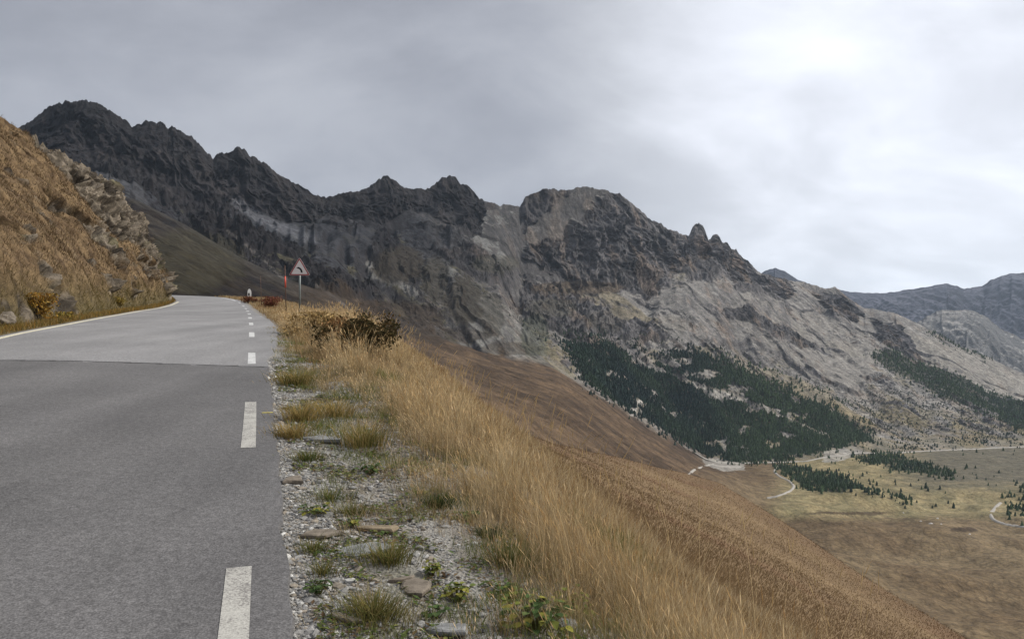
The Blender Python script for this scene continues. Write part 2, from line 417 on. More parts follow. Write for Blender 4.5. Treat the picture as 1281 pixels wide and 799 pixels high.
# smooth macro relief slightly where segments meet
for _ in range(6):
    Zs = ZZ.copy(); Zs[1:-1] = (ZZ[:-2]+2*ZZ[1:-1]+ZZ[2:])/4
    lock = np.abs(np.arange(len(ZZ))-(NM+NS+NB)) < 2
    Zs[lock] = ZZ[lock]; ZZ = Zs
def grads(X, Y, Z):
    Xr, Xc = np.gradient(X); Yr, Yc = np.gradient(Y); Zr, Zc = np.gradient(Z)
    det = Xr*Yc-Xc*Yr; det = np.where(np.abs(det) < 1e-6, 1e-6, det)
    return (Zr*Yc-Zc*Yr)/det, (Xr*Zc-Xc*Zr)/det
GX, GY = grads(XX, YY, ZZ)
GX = np.clip(GX, -2, 2); GY = np.clip(GY, -2, 2)
mag = np.hypot(GX, GY)
_hash = rng.uniform(-.5, .5, (256, 256, 2))
def erosion(px, py, dx, dy):
    ix = np.floor(px).astype(int); iy = np.floor(py).astype(int); fx = px-ix; fy = py-iy
    va = np.zeros_like(px); vx = va.copy(); vy = va.copy(); wt = va.copy()
    for i in (-1, 0, 1, 2):
        for j in (-1, 0, 1, 2):
            h = _hash[(ix+i) & 255, (iy+j) & 255]
            qx = fx-i-h[..., 0]*.8; qy = fy-j-h[..., 1]*.8
            w = np.exp(-2*(qx*qx+qy*qy)); m = (qx*dx+qy*dy)*2*np.pi
            va += np.cos(m)*w; s_ = -np.sin(m)*w; vx += s_*dx; vy += s_*dy; wt += w
    return va/wt, vx/wt, vy/wt
def erode(X, Y, gx, gy, L, octs=5, gain=.5, k=1.0, seed=0):
    m = np.hypot(gx, gy)+.12
    dx0, dy0 = gy/m*k, -gx/m*k
    wx = X + fbm(X/(L*1.3), Y/(L*1.3), 2, 41+seed)*L*.35; wy = Y + fbm(X/(L*1.3), Y/(L*1.3), 2, 47+seed)*L*.35
    h = 0; hx = 0; hy = 0; a = 1.; f = 1.; tot = 0
    for o in range(octs):
        e, ex, ey = erosion(wx/L*f+seed*13.7, wy/L*f+o*5.1, dx0 + hy*.55, dy0 - hx*.55)
        h = h + e*a; hx = hx+ex*a*.8; hy = hy+ey*a*.8; tot += a; a *= gain; f *= 2.0
    return h/tot                                            # about -1 .. 1
# bands of naked cliff
VV0 = 399.5 - ZZ/YY*F
ce1 = fbm(XX/70, YY/70, 3, 151); ce2 = fbm(XX/25, ZZ/25, 3, 153)
cu_ = UU+9*ce1+6*ce2; cv_ = VV0+6*ce1+5*ce2
CLIFFS = [
 [(-260, 180), (20, 100), (300, 130), (400, 230), (420, 236), (470, 205), (520, 222), (528, 258), (500, 262), (470, 268), (440, 262), (405, 262), (385, 276), (355, 272), (330, 260), (300, 252), (265, 262), (235, 256), (190, 238), (165, 222), (120, 200), (60, 196), (-260, 290)],
 [(236, 240), (270, 250), (300, 275), (345, 296), (378, 312), (366, 320), (320, 303), (270, 287), (238, 264)],
 [(528, 232), (560, 205), (600, 240), (606, 262), (600, 282), (575, 276), (545, 262), (528, 256)],
 [(645, 252), (660, 236), (700, 228), (716, 240), (690, 252), (672, 262), (655, 268)],
 [(650, 312), (672, 296), (700, 284), (730, 266), (752, 246), (775, 234), (840, 270), (858, 296), (842, 318), (836, 352), (806, 366), (765, 352), (720, 343), (685, 332)],
 [(835, 278), (880, 268), (950, 330), (945, 346), (925, 346), (900, 334), (868, 336), (838, 330)],
 [(920, 340), (960, 342), (992, 352), (986, 366), (950, 360), (922, 358)],
 [(1015, 362), (1060, 366), (1076, 386), (1060, 398), (1030, 384)], [(1085, 392), (1120, 398), (1145, 425), (1160, 450), (1130, 436), (1100, 412)],
 [(650, 352), (690, 350), (740, 372), (800, 394), (836, 412), (806, 420), (745, 396), (700, 404), (660, 392)],
 [(540, 296), (580, 300), (640, 330), (648, 345), (610, 338), (565, 318)],
 [(880, 372), (930, 380), (1000, 410), (1040, 436), (1000, 426), (940, 400)], [(700, 396), (760, 418), (800, 440), (770, 436), (715, 412)], [(470, 270), (500, 290), (490, 320), (462, 330), (470, 300)], [(370, 330), (420, 340), (470, 352), (440, 366), (390, 352)]]
cliff = np.zeros(UU.shape)
for pl_ in CLIFFS: cliff = np.maximum(cliff, inpoly(cu_, cv_, pl_)*1.)
for _ in range(2):
    cliff[1:-1, 1:-1] = (cliff[1:-1, 1:-1]*2+cliff[:-2, 1:-1]+cliff[2:, 1:-1]+cliff[1:-1, :-2]+cliff[1:-1, 2:])/6
acr = XX*.84+YY*.54; aln = XX*.54-YY*.84
acr = acr + 45*ce1 + 90*fbm(XX/330, YY/330, 2, 157)
FANS = [([(606, 258), (652, 256), (656, 296), (650, 330), (612, 322), (588, 290)], (.120, .118, .112)), ([(690, 232), (765, 230), (772, 246), (738, 262), (702, 284), (670, 298), (654, 290), (668, 262)], (.150, .143, .128)),
 ([(400, 268), (472, 276), (456, 322), (420, 332), (384, 306), (394, 284)], (.022, .022, .025)), ([(300, 248), (340, 262), (392, 286), (400, 306), (360, 296), (318, 272)], (.036, .038, .043)), ([(100, 205), (150, 210), (190, 246), (230, 272), (200, 282), (150, 262), (110, 235)], (.040, .040, .043)),
 ([(766, 356), (836, 362), (872, 338), (925, 350), (985, 402), (905, 422), (852, 424), (800, 388)], (.160, .151, .140)), ([(690, 345), (765, 356), (835, 404), (795, 398), (730, 374)], (.150, .128, .086)),
 ([(556, 318), (640, 392), (705, 466), (660, 474), (606, 420), (570, 370)], (.120, .117, .107)), ([(930, 352), (1055, 398), (1105, 440), (1070, 480), (960, 430), (900, 380)], (.172, .160, .144)), ([(1105, 402), (1240, 448), (1320, 490), (1300, 510), (1200, 468), (1130, 440)], (.20, .185, .162)),
 ([(860, 420), (960, 450), (1050, 495), (1110, 530), (1040, 510), (950, 468), (880, 440)], (.165, .142, .100))]
fan = np.zeros(UU.shape); fanc = np.zeros(UU.shape+(3,))
for pl_, fc_ in FANS:
    m_ = inpoly(cu_, cv_, pl_)*1.; fan = np.maximum(fan, m_); fanc = np.where(m_[..., None] > 0, np.array(fc_), fanc)
for _ in range(4):
    fan[1:-1, 1:-1] = (fan[1:-1, 1:-1]*2+fan[:-2, 1:-1]+fan[2:, 1:-1]+fan[1:-1, :-2]+fan[1:-1, 2:])/6
fan = fan*(1-cliff)
rib = (1-.40*fan)*ss(.12, .40, fbm(acr/48, aln/230, 4, 155, .6) + .25*fbm(XX/260, YY/260, 3, 61))*(seg_id == 1)
sl = np.clip(mag/.5, 0, 1)
near_crest = np.where(seg_id == 2, 1-ss(.72, 1., TT)*.9, np.where(seg_id == 3, .1, 1.))
from_g = np.where(seg_id == 1, ss(0, .22, TT), np.where(seg_id == 0, 0, 1.))
er = erode(XX, YY, GX, GY, 430., 5, .52)
amp = 62*from_g*near_crest*(.35+.65*sl)
amp = amp*(1-.30*fan)*np.where(seg_id == 2, .6, .85)*np.interp(UU, [-260, 150, 380, 640, 1000, 1300], [.8, .8, .9, 1.15, 1.0, .7])
ZZ = ZZ + amp*(er-.55)
# outcrops, ribs of bedrock and blocky relief
W = fbm(XX/260, YY/260, 3, 61)
oc = ss(.02, .25, fbm(XX/95, (YY)/95, 4, 71) + .25*W)*np.where(seg_id == 1, ss(.12, .4, TT), np.where(seg_id == 0, 0, .5))
ZZ = ZZ + (oc*.25+rib*ss(.1, .3, TT)+cliff*(seg_id == 1)*1.3)*(4+11*ridged(acr/30, aln/60, 3, 75))*near_crest
rough = np.where(seg_id >= 1, .10+.95*cliff+.35*rib*ss(.05, .3, TT), .12)
ZZ = ZZ + np.where(seg_id == 1, ss(.05, .3, TT), 0)*(1-fan)*(ss(.05, .25, fbm(XX/17, YY/17, 3, 199)+.3*fbm(XX/110, YY/110, 2, 198))*3.5)
ZZ = ZZ + (ridged(XX/26, YY/26, 4, 81)-.6)*9*rough*near_crest + fbm(XX/9, YY/9, 2, 85)*3.2*rough*near_crest
# buttresses pushed out of the cliffs
al = XX*.80+YY*.60
but = np.where(seg_id == 2, np.sin(np.pi*np.clip(TT, 0, 1))**.6, 0)*(.12+.88*cliff)
aw = al + fbm(al/120, ZZ/90, 3, 88)*70
bt = (ridged(aw/170, ZZ/300, 3, 91)-.55)*62 + (ridged(aw/48, ZZ/190, 3, 95)-.55)*30
P3 = np.stack([al, ZZ*.55, YY*.6-XX*.8], -1)
m3 = seg_id == 2; b3 = np.zeros(XX.shape)
b3[m3] = fbm3(P3[m3]/62., 3, 2, .55)*34 + (1-2*np.abs(fbm3(P3[m3]/21., 2, 5)))*9
led = ZZ/34. + 1.6*fbm(al/140, ZZ/200, 3, 97); led = led-np.floor(led)
bt = bt + b3 + (ss(0, .25, led)-ss(.55, 1., led)*1.)*2.5
XX = XX + .5*bt*but; YY = YY - .86*bt*but
# crest jaggedness
jag = np.where(seg_id == 2, ss(.85, 1, TT), np.where(seg_id == 3, 1-ss(0, .3, TT), 0))
ZZ = ZZ + jag*(fbm(UU/8., UU*0+1.7, 4, 15, .7)*14*np.interp(UU, [0, 500, 800, 1000, 1060, 1240], [.8, .8, .9, 1., .5, .4]))
# mid slope: shallow gullies and folds down to the stream
mid = (seg_id == 0)
g0 = erode(XX, YY, GX, GY, 190., 4, .5, .9, 3)
mf = ss(0, .12, TT)*(1-ss(.9, 1, TT))*mid*np.interp(UU, [-260, 850, 960, 1620], [1, 1, .55, .55])
vr = np.interp(UU, [860, 980], [0, 1.])*mid*ss(0, .1, TT)*ss(1560, 1280, YY)
ZZ = ZZ + vr*(fbm(XX/300, YY/210, 2, 141)*34 + fbm(XX/110, YY/80, 2, 143)*8)
ZZ = ZZ + mf*((g0-.4)*9 + fbm(XX/120, YY/120, 3, 17)*6 + fbm(XX/22, YY/22, 3, 19)*1.2*np.interp(UU, [300, 480], [3., 1.]))

def normals(X, Y, Z):
    P = np.stack([X, Y, Z], -1); a = np.gradient(P, axis=0); b = np.gradient(P, axis=1)
    n = np.cross(b, a); n /= np.linalg.norm(n, axis=-1, keepdims=True)+1e-9
    return np.where(n[..., 2:3] < 0, -n, n)
NRM = normals(XX, YY, ZZ)
slope = np.sqrt(np.maximum(0, 1-NRM[..., 2]**2))/np.maximum(.05, NRM[..., 2])
VVp = 399.5 - ZZ/YY*F                                        # where each point sits as seen by the road (for zoning only)

F1 = [(707, 428), (743, 430), (765, 431), (787, 447), (815, 460), (826, 447), (850, 440), (872, 442), (900, 449), (937, 464), (972, 479), (1016, 501), (1060, 522), (1088, 548), (1060, 556), (1028, 563), (953, 576), (906, 576), (872, 564), (828, 537), (815, 527), (778, 505), (731, 474)]
F2 = [(1092, 441), (1115, 436), (1140, 450), (1170, 460), (1200, 470), (1230, 488), (1300, 506), (1300, 552), (1262, 530), (1230, 515), (1190, 500), (1150, 478), (1110, 458)]
F4 = [(1062, 569), (1110, 567), (1192, 590), (1202, 601), (1150, 592), (1070, 576)]
F5 = [(966, 579), (1010, 587), (1060, 600), (1072, 611), (1035, 613), (1004, 609), (992, 598)]
F5b = [(1050, 604), (1100, 614), (1140, 628), (1138, 633), (1080, 622), (1050, 615)]
F6 = [(1262, 614), (1300, 606), (1300, 664), (1268, 652), (1258, 632)]
F7 = [(1158, 412), (1180, 418), (1215, 436), (1248, 446), (1240, 450), (1205, 437), (1165, 419)]
F8 = [(1050, 500), (1100, 490), (1150, 490), (1281, 540), (1281, 556), (1120, 562), (1060, 560), (1040, 545)]
FOREST_GROUND = [F1, F2, F4, F5]
# ---- zones of rock, scree, turf (surface colours, with cloud shade painted into the west)
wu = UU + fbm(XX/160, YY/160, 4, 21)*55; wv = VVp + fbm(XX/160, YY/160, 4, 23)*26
pale = ss(500, 860, wu + (wv-300)*.55)                        # cloud shade painted into the western rock; eastern scree kept pale
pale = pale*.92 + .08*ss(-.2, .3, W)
n1 = fbm(XX/48, YY/48, 4, 25); n2 = fbm(XX/14, YY/14, 3, 27); n3 = fbm(XX/300, YY/300, 3, 29)
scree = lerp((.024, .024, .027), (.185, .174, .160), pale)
stk = fbm(acr/26, aln/120, 4, 121, .6); stk2 = fbm(acr/75, aln/420, 3, 125)
scree = scree*(1+.28*n1 + .16*n2 + .28*stk + .35*stk2 + .25*n3)[..., None]
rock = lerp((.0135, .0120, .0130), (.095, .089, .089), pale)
big_ = fbm(al/110, ZZ/150, 3, 127); crk = np.clip(1-np.abs(fbm(aw/15, ZZ/80, 3, 129))*5, 0, 1)
rock = np.maximum(rock*(1+(.6*n2+.45*n1+.8*big_-.5*crk)*(.35+.65*pale))[..., None], .008)
ochre = ss(.05, .35, fbm(XX/80, YY/80, 3, 33)+.2*n2)*pale
rock = lerp(rock, np.array((.18, .135, .10))*(1+.6*n2-.4*crk)[..., None], ochre*.6)
scree = lerp(scree, (.22, .172, .130), ochre*.35)
n5 = fbm(XX/5.5, YY/5.5, 2, 171); scree = scree*(1+.35*n5)[..., None]
scree = lerp(scree, fanc*(1+.22*n1+.14*n2+.25*stk+.2*n5)[..., None], np.clip(fan*1.3, 0, 1)*(fanc.sum(-1) > 0)*.8)
rk = np.clip(cliff*ss(.15, .75, slope+.35*n2+.25) + ss(.85, 1.25, slope+.3*n2+.2*n1)*.8 + rib*ss(.35, .8, slope+.4*n2)*.8, 0, 1)
turf_dark = lerp((.040, .034, .022), (.060, .055, .032), ss(-.3, .3, n1))
turf_pale = lerp((.105, .092, .050), (.16, .132, .076), ss(-.3, .3, n1))
turf = lerp(turf_dark, turf_pale, ss(.35, .9, pale))
hfrac = np.where(seg_id == 1, TT, np.where(seg_id == 0, 0, 1.2))
tf = ss(.02, .28, fbm(XX/130, YY/130, 4, 35) + .5*stk + .45*(.55-hfrac) - .25*(slope-.5))*(1-rk)
tf = tf*np.interp(UU, [0, 420, 600, 800, 1000, 1281], [.8, .9, .9, .6, .5, .6])
tan_ = ss(-.15, .3, fbm(XX/110, YY/110, 4, 173)+.35*stk)*ss(.55, .25, TT)*(seg_id == 1)*ss(860, 960, UU)
scree = lerp(scree, np.array((.155, .122, .066))*(1+.3*n2+.3*n5)[..., None], tan_*.75)
tf = tf*(1-.75*fan)
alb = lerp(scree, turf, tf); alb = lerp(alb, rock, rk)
# brown autumn turf of the near mid slope and of the valley floor
br = lerp((.045, .030, .019), (.090, .060, .036), ss(-.35, .35, n1+.5*n3+.2*stk))
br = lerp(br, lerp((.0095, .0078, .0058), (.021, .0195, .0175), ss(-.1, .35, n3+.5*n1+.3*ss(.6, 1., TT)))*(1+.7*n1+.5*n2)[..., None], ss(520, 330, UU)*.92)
br = lerp(br, lerp((.098, .068, .038), (.140, .104, .060), ss(-.4, .4, n3+.35*n1+.3*stk)), ss(830, 1000, UU + .6*(VVp-600)))
meadow = ss(655, 640, VVp+6*n1)*ss(960, 1000, UU+.4*(VVp-600))
br = lerp(br, lerp((.150, .132, .070), (.235, .192, .102), ss(-.3, .4, n1+.5*stk)), meadow*.8)
br = lerp(br, (.082, .074, .056), ss(622, 596, VVp+5*n1)*ss(1090, 1180, UU)*.85)
br = br*(1+np.where(UU > 900, .05, .16)*n2)[..., None]
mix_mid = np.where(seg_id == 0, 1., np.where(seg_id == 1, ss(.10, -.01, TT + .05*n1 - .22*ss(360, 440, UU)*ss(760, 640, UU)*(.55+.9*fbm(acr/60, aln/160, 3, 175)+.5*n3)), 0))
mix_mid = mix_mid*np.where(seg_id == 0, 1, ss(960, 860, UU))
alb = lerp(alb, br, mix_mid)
def seg_dist(u, v, poly):
    d = np.full(u.shape, 1e9)
    for (a, b), (c, e) in zip(poly[:-1], poly[1:]):
        L2 = (c-a)**2+(e-b)**2; t = np.clip(((u-a)*(c-a)+(v-b)*(e-b))/L2, 0, 1)
        d = np.minimum(d, np.hypot(u-a-t*(c-a), v-b-t*(e-b)))
    return d
# torrents of pale boulders, footpath, scree chutes (bare stone, seen through the turf)
wu1 = UU+4*n2; wv1 = VVp+3*n1
for poly, w, colr, st in (
    ([(285, 287), (300, 300), (330, 325), (352, 345), (395, 356), (420, 372), (438, 387), (470, 413), (500, 428)], 1.7, (.11, .10, .092), .7),
    ([(738, 488), (760, 500), (778, 505), (800, 520), (830, 537), (848, 552), (875, 568)], 1.4, (.22, .205, .185), .6),
    ([(790, 517), (797, 505), (806, 496)], 3.0, (.36, .34, .31), .9),
    ([(645, 410), (668, 430), (690, 452), (705, 465), (738, 488)], 1.8, (.17, .16, .145), .5),
    ([(612, 372), (640, 392), (668, 428)], 5, (.16, .155, .145), .5),
    ([(462, 330), (468, 345), (500, 354), (520, 368)], 4.5, (.15, .145, .135), .8),
    ([(296, 252), (325, 272), (365, 290), (390, 300)], 7, (.085, .086, .094), .8),
    ([(868, 488), (890, 492), (915, 496), (925, 503)], 5, (.33, .31, .28), .9)):
    alb = lerp(alb, np.array(colr)*(1+.3*n2)[..., None], ss(w*1.3, w*.5, seg_dist(wu1, wv1, poly))*st*.85)
yard = inpoly(wu1, wv1, [(874, 570), (895, 574), (932, 580), (932, 588), (906, 589), (884, 582)])*1. + inpoly(wu1, wv1, [(1030, 563), (1062, 562), (1068, 571), (1048, 577), (1030, 578)])*1.
alb = lerp(alb, np.array((.24, .225, .20))*(1+.3*n2)[..., None], np.clip(yard, 0, 1)*.8)
# dark heath patches on the ribs; thin valley streaks paint scarps and their shadow
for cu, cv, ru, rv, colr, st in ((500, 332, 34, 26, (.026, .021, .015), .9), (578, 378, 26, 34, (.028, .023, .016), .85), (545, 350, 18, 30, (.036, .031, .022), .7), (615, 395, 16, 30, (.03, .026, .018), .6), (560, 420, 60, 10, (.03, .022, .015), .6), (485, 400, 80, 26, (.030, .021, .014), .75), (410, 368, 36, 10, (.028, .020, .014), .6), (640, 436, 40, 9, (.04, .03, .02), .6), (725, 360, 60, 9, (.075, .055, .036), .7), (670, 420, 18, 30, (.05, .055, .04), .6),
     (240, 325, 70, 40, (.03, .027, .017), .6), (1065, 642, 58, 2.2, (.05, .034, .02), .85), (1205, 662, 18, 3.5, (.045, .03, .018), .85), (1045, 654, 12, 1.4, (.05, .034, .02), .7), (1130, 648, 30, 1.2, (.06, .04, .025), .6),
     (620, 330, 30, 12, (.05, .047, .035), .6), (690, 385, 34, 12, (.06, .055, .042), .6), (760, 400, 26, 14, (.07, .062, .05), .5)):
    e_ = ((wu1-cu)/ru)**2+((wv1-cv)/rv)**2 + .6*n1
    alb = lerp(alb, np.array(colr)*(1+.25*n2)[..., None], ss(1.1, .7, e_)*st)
gu_ = UU+13*n1+5*n2+10*n3; gv_ = VVp+8*n1+2.5*n2
gap = np.zeros(UU.shape, bool)
for cu, cv, ru, rv in ((908, 495, 26, 8), (798, 508, 8, 11), (930, 537, 9, 6), (905, 556, 6, 8), (955, 512, 26, 3.5), (985, 545, 6, 4), (845, 452, 30, 5), (880, 468, 24, 5), (925, 486, 22, 4), (770, 470, 12, 4), (850, 520, 10, 4), (1000, 520, 18, 2.5), (965, 556, 10, 4)):
    gap |= ((gu_-cu)/ru)**2+((gv_-cv)/rv)**2 < 1
gap |= seg_dist(gu_, gv_, [(792, 452), (845, 467), (880, 486), (925, 499), (985, 522), (1035, 545)]) < 3.2+5*n1
fcore = np.zeros(UU.shape)
for pl_ in FOREST_GROUND: fcore = np.maximum(fcore, inpoly(UU+13*n1+5*n2+10*n3, VVp+8*n1+2.5*n2, pl_)*1.)
alb = lerp(alb, np.array((.035, .038, .024))*(1+.4*n2)[..., None], (fcore*~gap)*ss(-.45, -.1, fbm(XX/70, YY/70, 3, 66))*.8)
# loose blocks, low heath and broken ledges: hard edged specks over the slopes
wall = np.where(seg_id == 1, ss(.02, .15, TT), np.where(seg_id == 2, 1., 0.))*(1-.45*fan)*ss(-.25, .2, fbm(XX/170, YY/170, 3, 189))
sp1 = ss(.16, .30, fbm(XX/7.5, YY/7.5, 2, 191)+.35*fbm(XX/85, YY/85, 3, 193)+.10*stk)*wall*(1-fcore)
sp2 = ss(.20, .34, fbm(XX/8.5, YY/8.5, 2, 195)+.35*fbm(XX/70, YY/70, 3, 197))*wall*(1-fcore)
alb = alb*(1-.52*sp1)[..., None]
alb = lerp(alb, alb*1.25+.012*(.3+pale[..., None]), sp2)
alb = lerp(alb, np.array((.20, .19, .165))*(1+.35*n2+.3*n5)[..., None], gap*ss(-.1, .3, n2+n5)*.5)
alb = np.clip(alb, .009, .6)
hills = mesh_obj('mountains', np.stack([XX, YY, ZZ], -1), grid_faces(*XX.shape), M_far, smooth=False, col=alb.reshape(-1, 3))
tag(hills, kind='structure')

def drape(u, v, dmin=0, lo=0, hi=NM+NS):
    """point of the terrain that shows at photograph position (u, v)."""
    j = np.clip(np.searchsorted(uc, u), 1, NU-1)
    col = VVp[lo:hi, j]; i = lo+int(np.argmin(np.abs(col-v) + (YY[lo:hi, j] < dmin)*1e3))
    return np.array([XX[i, j], YY[i, j], ZZ[i, j]]), i, j

# ---- near hillside below the road
ucn = np.concatenate([np.linspace(425, 1290, 760), np.linspace(1293, 1620, 120)])
xq = .943*((ucn-640.5)/F + .355)
d3 = np.minimum(4.3/np.maximum(xq, .08), 46)
r3 = np.array([-(float(verge_z((u-640.5)/F*d, d, False)))/d for u, d in zip(ucn, d3)])
vE = smooth1(tab(VE, ucn), 12); dE = smooth1(tab(DE, ucn), 12); rE = (vE-399.5)/F
NH = 720
t = np.linspace(0, 1, NH)[:, None]
hd = d3*(dE*1.0/d3)**t
hr = r3+(rE-r3)*(t**1.25)
hz = -hr*hd
# beyond the brow it drops away
tb = np.linspace(0, 1, 30)[1:, None]
bd_ = dE*(1+1.6*tb); bz = hz[-1]-(bd_-dE)*(.5*np.clip(rE, .1, 1)+.30)-.0*bd_
bz = hz[-1] + (hz[-1]/dE*1.25-.10)*(bd_-dE)
hd = np.concatenate([hd, bd_]); hz = np.concatenate([hz, bz])
HX = (np.broadcast_to(ucn, hd.shape)-640.5)/F*hd; HY = hd
HT = np.concatenate([np.broadcast_to(t, (NH, len(ucn))), np.ones((29, len(ucn)))])
lz = ss(0, .25, HT)
hz = hz - .25*(1-lz) + lz*(fbm(HX/45, HY/45, 2, 51)*.6*ss(.3, .7, HT)*np.where(HT > .97, .55, 1) + fbm(HX/6, HY/6, 3, 53)*.03*(1-.6*ss(60, 140, HY)) + ridged(HX/1.5, HY/1.5, 2, 55)*.04*(1-ss(14, 50, HY)))
m1 = fbm(HX/9, HY/9, 4, 57); m2 = fbm(HX/2.2, HY/2.2, 3, 59)
# little sheep tracks following the contours
gx_, gy_ = grads(HX, HY, hz)
hc = lerp((.110, .073, .041), (.165, .114, .063), ss(-.6, .6, fbm(HX/60, HY/60, 3, 58)+.35*m1+.3*m2))
hc = lerp(hc, (.100, .052, .030), ss(.15, .4, fbm(HX/40, HY/40, 3, 63)+.15*m2)*.45)
hc = lerp(hc, (.10, .062, .035), ss(.9, 1., HT)*.6)
hill = mesh_obj('hillside', np.stack([HX, HY, hz], -1), grid_faces(*HX.shape), M_hill, smooth=True, col=hc.reshape(-1, 3))
tag(hill, kind='structure')

# ---- far ridges on the right
def ridge(name, pts, d, back, foot, nr, colfun, seed, slope_d):
    u = np.linspace(pts[0][0], pts[-1][0], int((pts[-1][0]-pts[0][0])/1.2))
    v = tab(pts, u); z = -(v-399.5)/F*d
    n = len(u); t1 = np.linspace(0, 1, nr)[:, None]
    D = np.concatenate([d-slope_d*(1-t1)+0*z, d+back*np.linspace(.05, 1, 12)[:, None]+0*z])
    Z = np.concatenate([foot+(z-foot)*t1**1.0, z-back*.5*np.linspace(.05, 1, 12)[:, None]])
    X = (u-640.5)/F*D; gx, gy = grads(X, D, Z)
    T = np.concatenate([np.broadcast_to(t1, (nr, n)), np.ones((12, n))])
    e_ = erode(X, D, np.clip(gx, -2, 2), np.clip(gy, -2, 2), 900., 5, .55, 1., seed)
    Z = Z+150*(e_-.6)*(1-ss(.75, 1, T)*.93)*(1-(T >= 1)*.9)
    Z = Z+(ridged(X/120, D/120, 4, seed+60)-.6)*40*(1-ss(.8, 1, T)*.8) + fbm(u/8., u*0+.5, 3, seed)*12*(T > .97)
    N_ = normals(X, D, Z); s_ = np.sqrt(1-N_[..., 2]**2)/np.maximum(.05, N_[..., 2])
    c_ = colfun(X, D, Z, s_)
    o = mesh_obj(name, np.stack([X, D, Z], -1), grid_faces(*X.shape), M_far, smooth=False, col=c_.reshape(-1, 3))
    tag(o, kind='structure'); return o
def rc_blue(X, Y, Z, s):  # blue tint puts part of the distance haze into the rock colour
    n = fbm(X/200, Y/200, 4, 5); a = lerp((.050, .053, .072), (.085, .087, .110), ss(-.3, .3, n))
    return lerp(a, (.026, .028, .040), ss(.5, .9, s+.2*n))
def rc_grey(X, Y, Z, s):
    n = fbm(X/120, Y/120, 4, 6); a = lerp((.17, .165, .16), (.25, .235, .215), ss(-.3, .3, n))
    return lerp(a, (.10, .10, .10), ss(.55, .95, s+.25*n))
ridge('far_ridge', [(900, 372), (940, 350), (955, 340), (970, 335), (985, 341), (998, 350), (1030, 361), (1050, 363), (1075, 366), (1100, 367), (1120, 365), (1140, 362), (1155, 360), (1170, 357), (1185, 354), (1195, 357),
   (1205, 361), (1218, 359), (1230, 357), (1240, 350), (1250, 346), (1265, 342), (1281, 341), (1310, 338), (1400, 345), (1620, 350)], 7600, 1500, -500, 170, rc_blue, 11, 2000)
ridge('stony_ridge', [(1090, 440), (1130, 412), (1150, 401), (1165, 392), (1178, 388), (1195, 389), (1210, 387), (1225, 392), (1237, 398), (1250, 410), (1265, 417), (1281, 425), (1330, 440), (1620, 500)], 4700, 900, -450, 150, rc_grey, 14, 1300)

# valley floor beneath everything, out to the horizon
g = mesh_obj('valley_floor', [(-9000, -3000, -620), (16000, -3000, -620), (16000, 16000, -620), (-9000, 16000, -620)], [[0, 1, 2, 3]], plain('valley_soil', (.12, .1, .06), .95, .1, .2, .01))
tag(g, kind='structure')

# ------------------------------------------------------------------ valley roads
M_vroad = plain('gravel_road', (.30, .28, .25), .95, .1, .12, .1)
def valley_road(name, poly, w):
    pts = []
    for (a, b), (c, e_) in zip(poly[:-1], poly[1:]):
        n = max(2, int(math.hypot(c-a, e_-b)/1.5))
        for q in range(n):
            pts.append(drape(a+(c-a)*q/n, b+(e_-b)*q/n, 900)[0])
    P = np.array(pts)
    for c_ in range(3): P[:, c_] = smooth1(P[:, c_], 3)
    T = np.gradient(P, axis=0); T[:, 2] = 0; T /= np.linalg.norm(T, axis=1)[:, None]+1e-9
    Nn = np.stack([T[:, 1], -T[:, 0], T[:, 2]*0], 1)
    k_ = np.array([-1, -.4, .4, 1.])
    V = P[:, None]+Nn[:, None]*(k_*w)[None, :, None]; V[..., 2] += 1.6
    V[:, (0, 3), 2] -= 2.2
    o = mesh_obj(name, V, grid_faces(len(P), 4), M_vroad, smooth=True); tag(o, kind='structure')
valley_road('valley_road', [(868, 566), (880, 573), (896, 578), (930, 579), (982, 578), (1008, 577), (1035, 571), (1057, 569), (1072, 566), (1110, 567), (1158, 564), (1214, 562), (1300, 558)], 4.6)
valley_road('valley_track', [(858, 596), (866, 588), (880, 583), (894, 580)], 3.2)
valley_road('valley_track', [(958, 623), (967, 622), (980, 618), (991, 612), (993, 607), (986, 601), (974, 596), (968, 589), (975, 581)], 3.4)
valley_road('valley_track', [(1252, 628), (1245, 634), (1238, 642), (1242, 650), (1258, 656), (1300, 661)], 3.4)
valley_road('gravel_yard', [(884, 581), (900, 583), (927, 584)], 9)

# ------------------------------------------------------------------ trees
def conifer(seed, tiers=5, sides=9):
    r = np.random.default_rng(seed); V = []; Fc = []
    for k_ in range(tiers):
        z0 = .08+.84*k_/tiers; z1 = min(1., z0+.34); rad = (.24*(1-k_/tiers)**.8+.03)
        b = len(V); off = r.uniform(0, 6.28)
        for s_ in range(sides):
            a = off+6.283*s_/sides; rr = rad*r.uniform(.6, 1.15)
            V.append((rr*math.cos(a), rr*math.sin(a), z0-r.uniform(0, .08)))
        V.append((r.uniform(-.015, .015), r.uniform(-.015, .015), z1))
        for s_ in range(sides): Fc.append((b+s_, b+(s_+1) % sides, b+sides))
    b = len(V)
    for s_ in range(3):
        a = 2.1*s_; V.append((.02*math.cos(a), .02*math.sin(a), -.05))
    V.append((0, 0, .4))
    for s_ in range(3): Fc.append((b+s_, b+(s_+1) % 3, b+3))
    return np.array(V), np.array(Fc)
conifers = [conifer(s_) for s_ in range(5)]
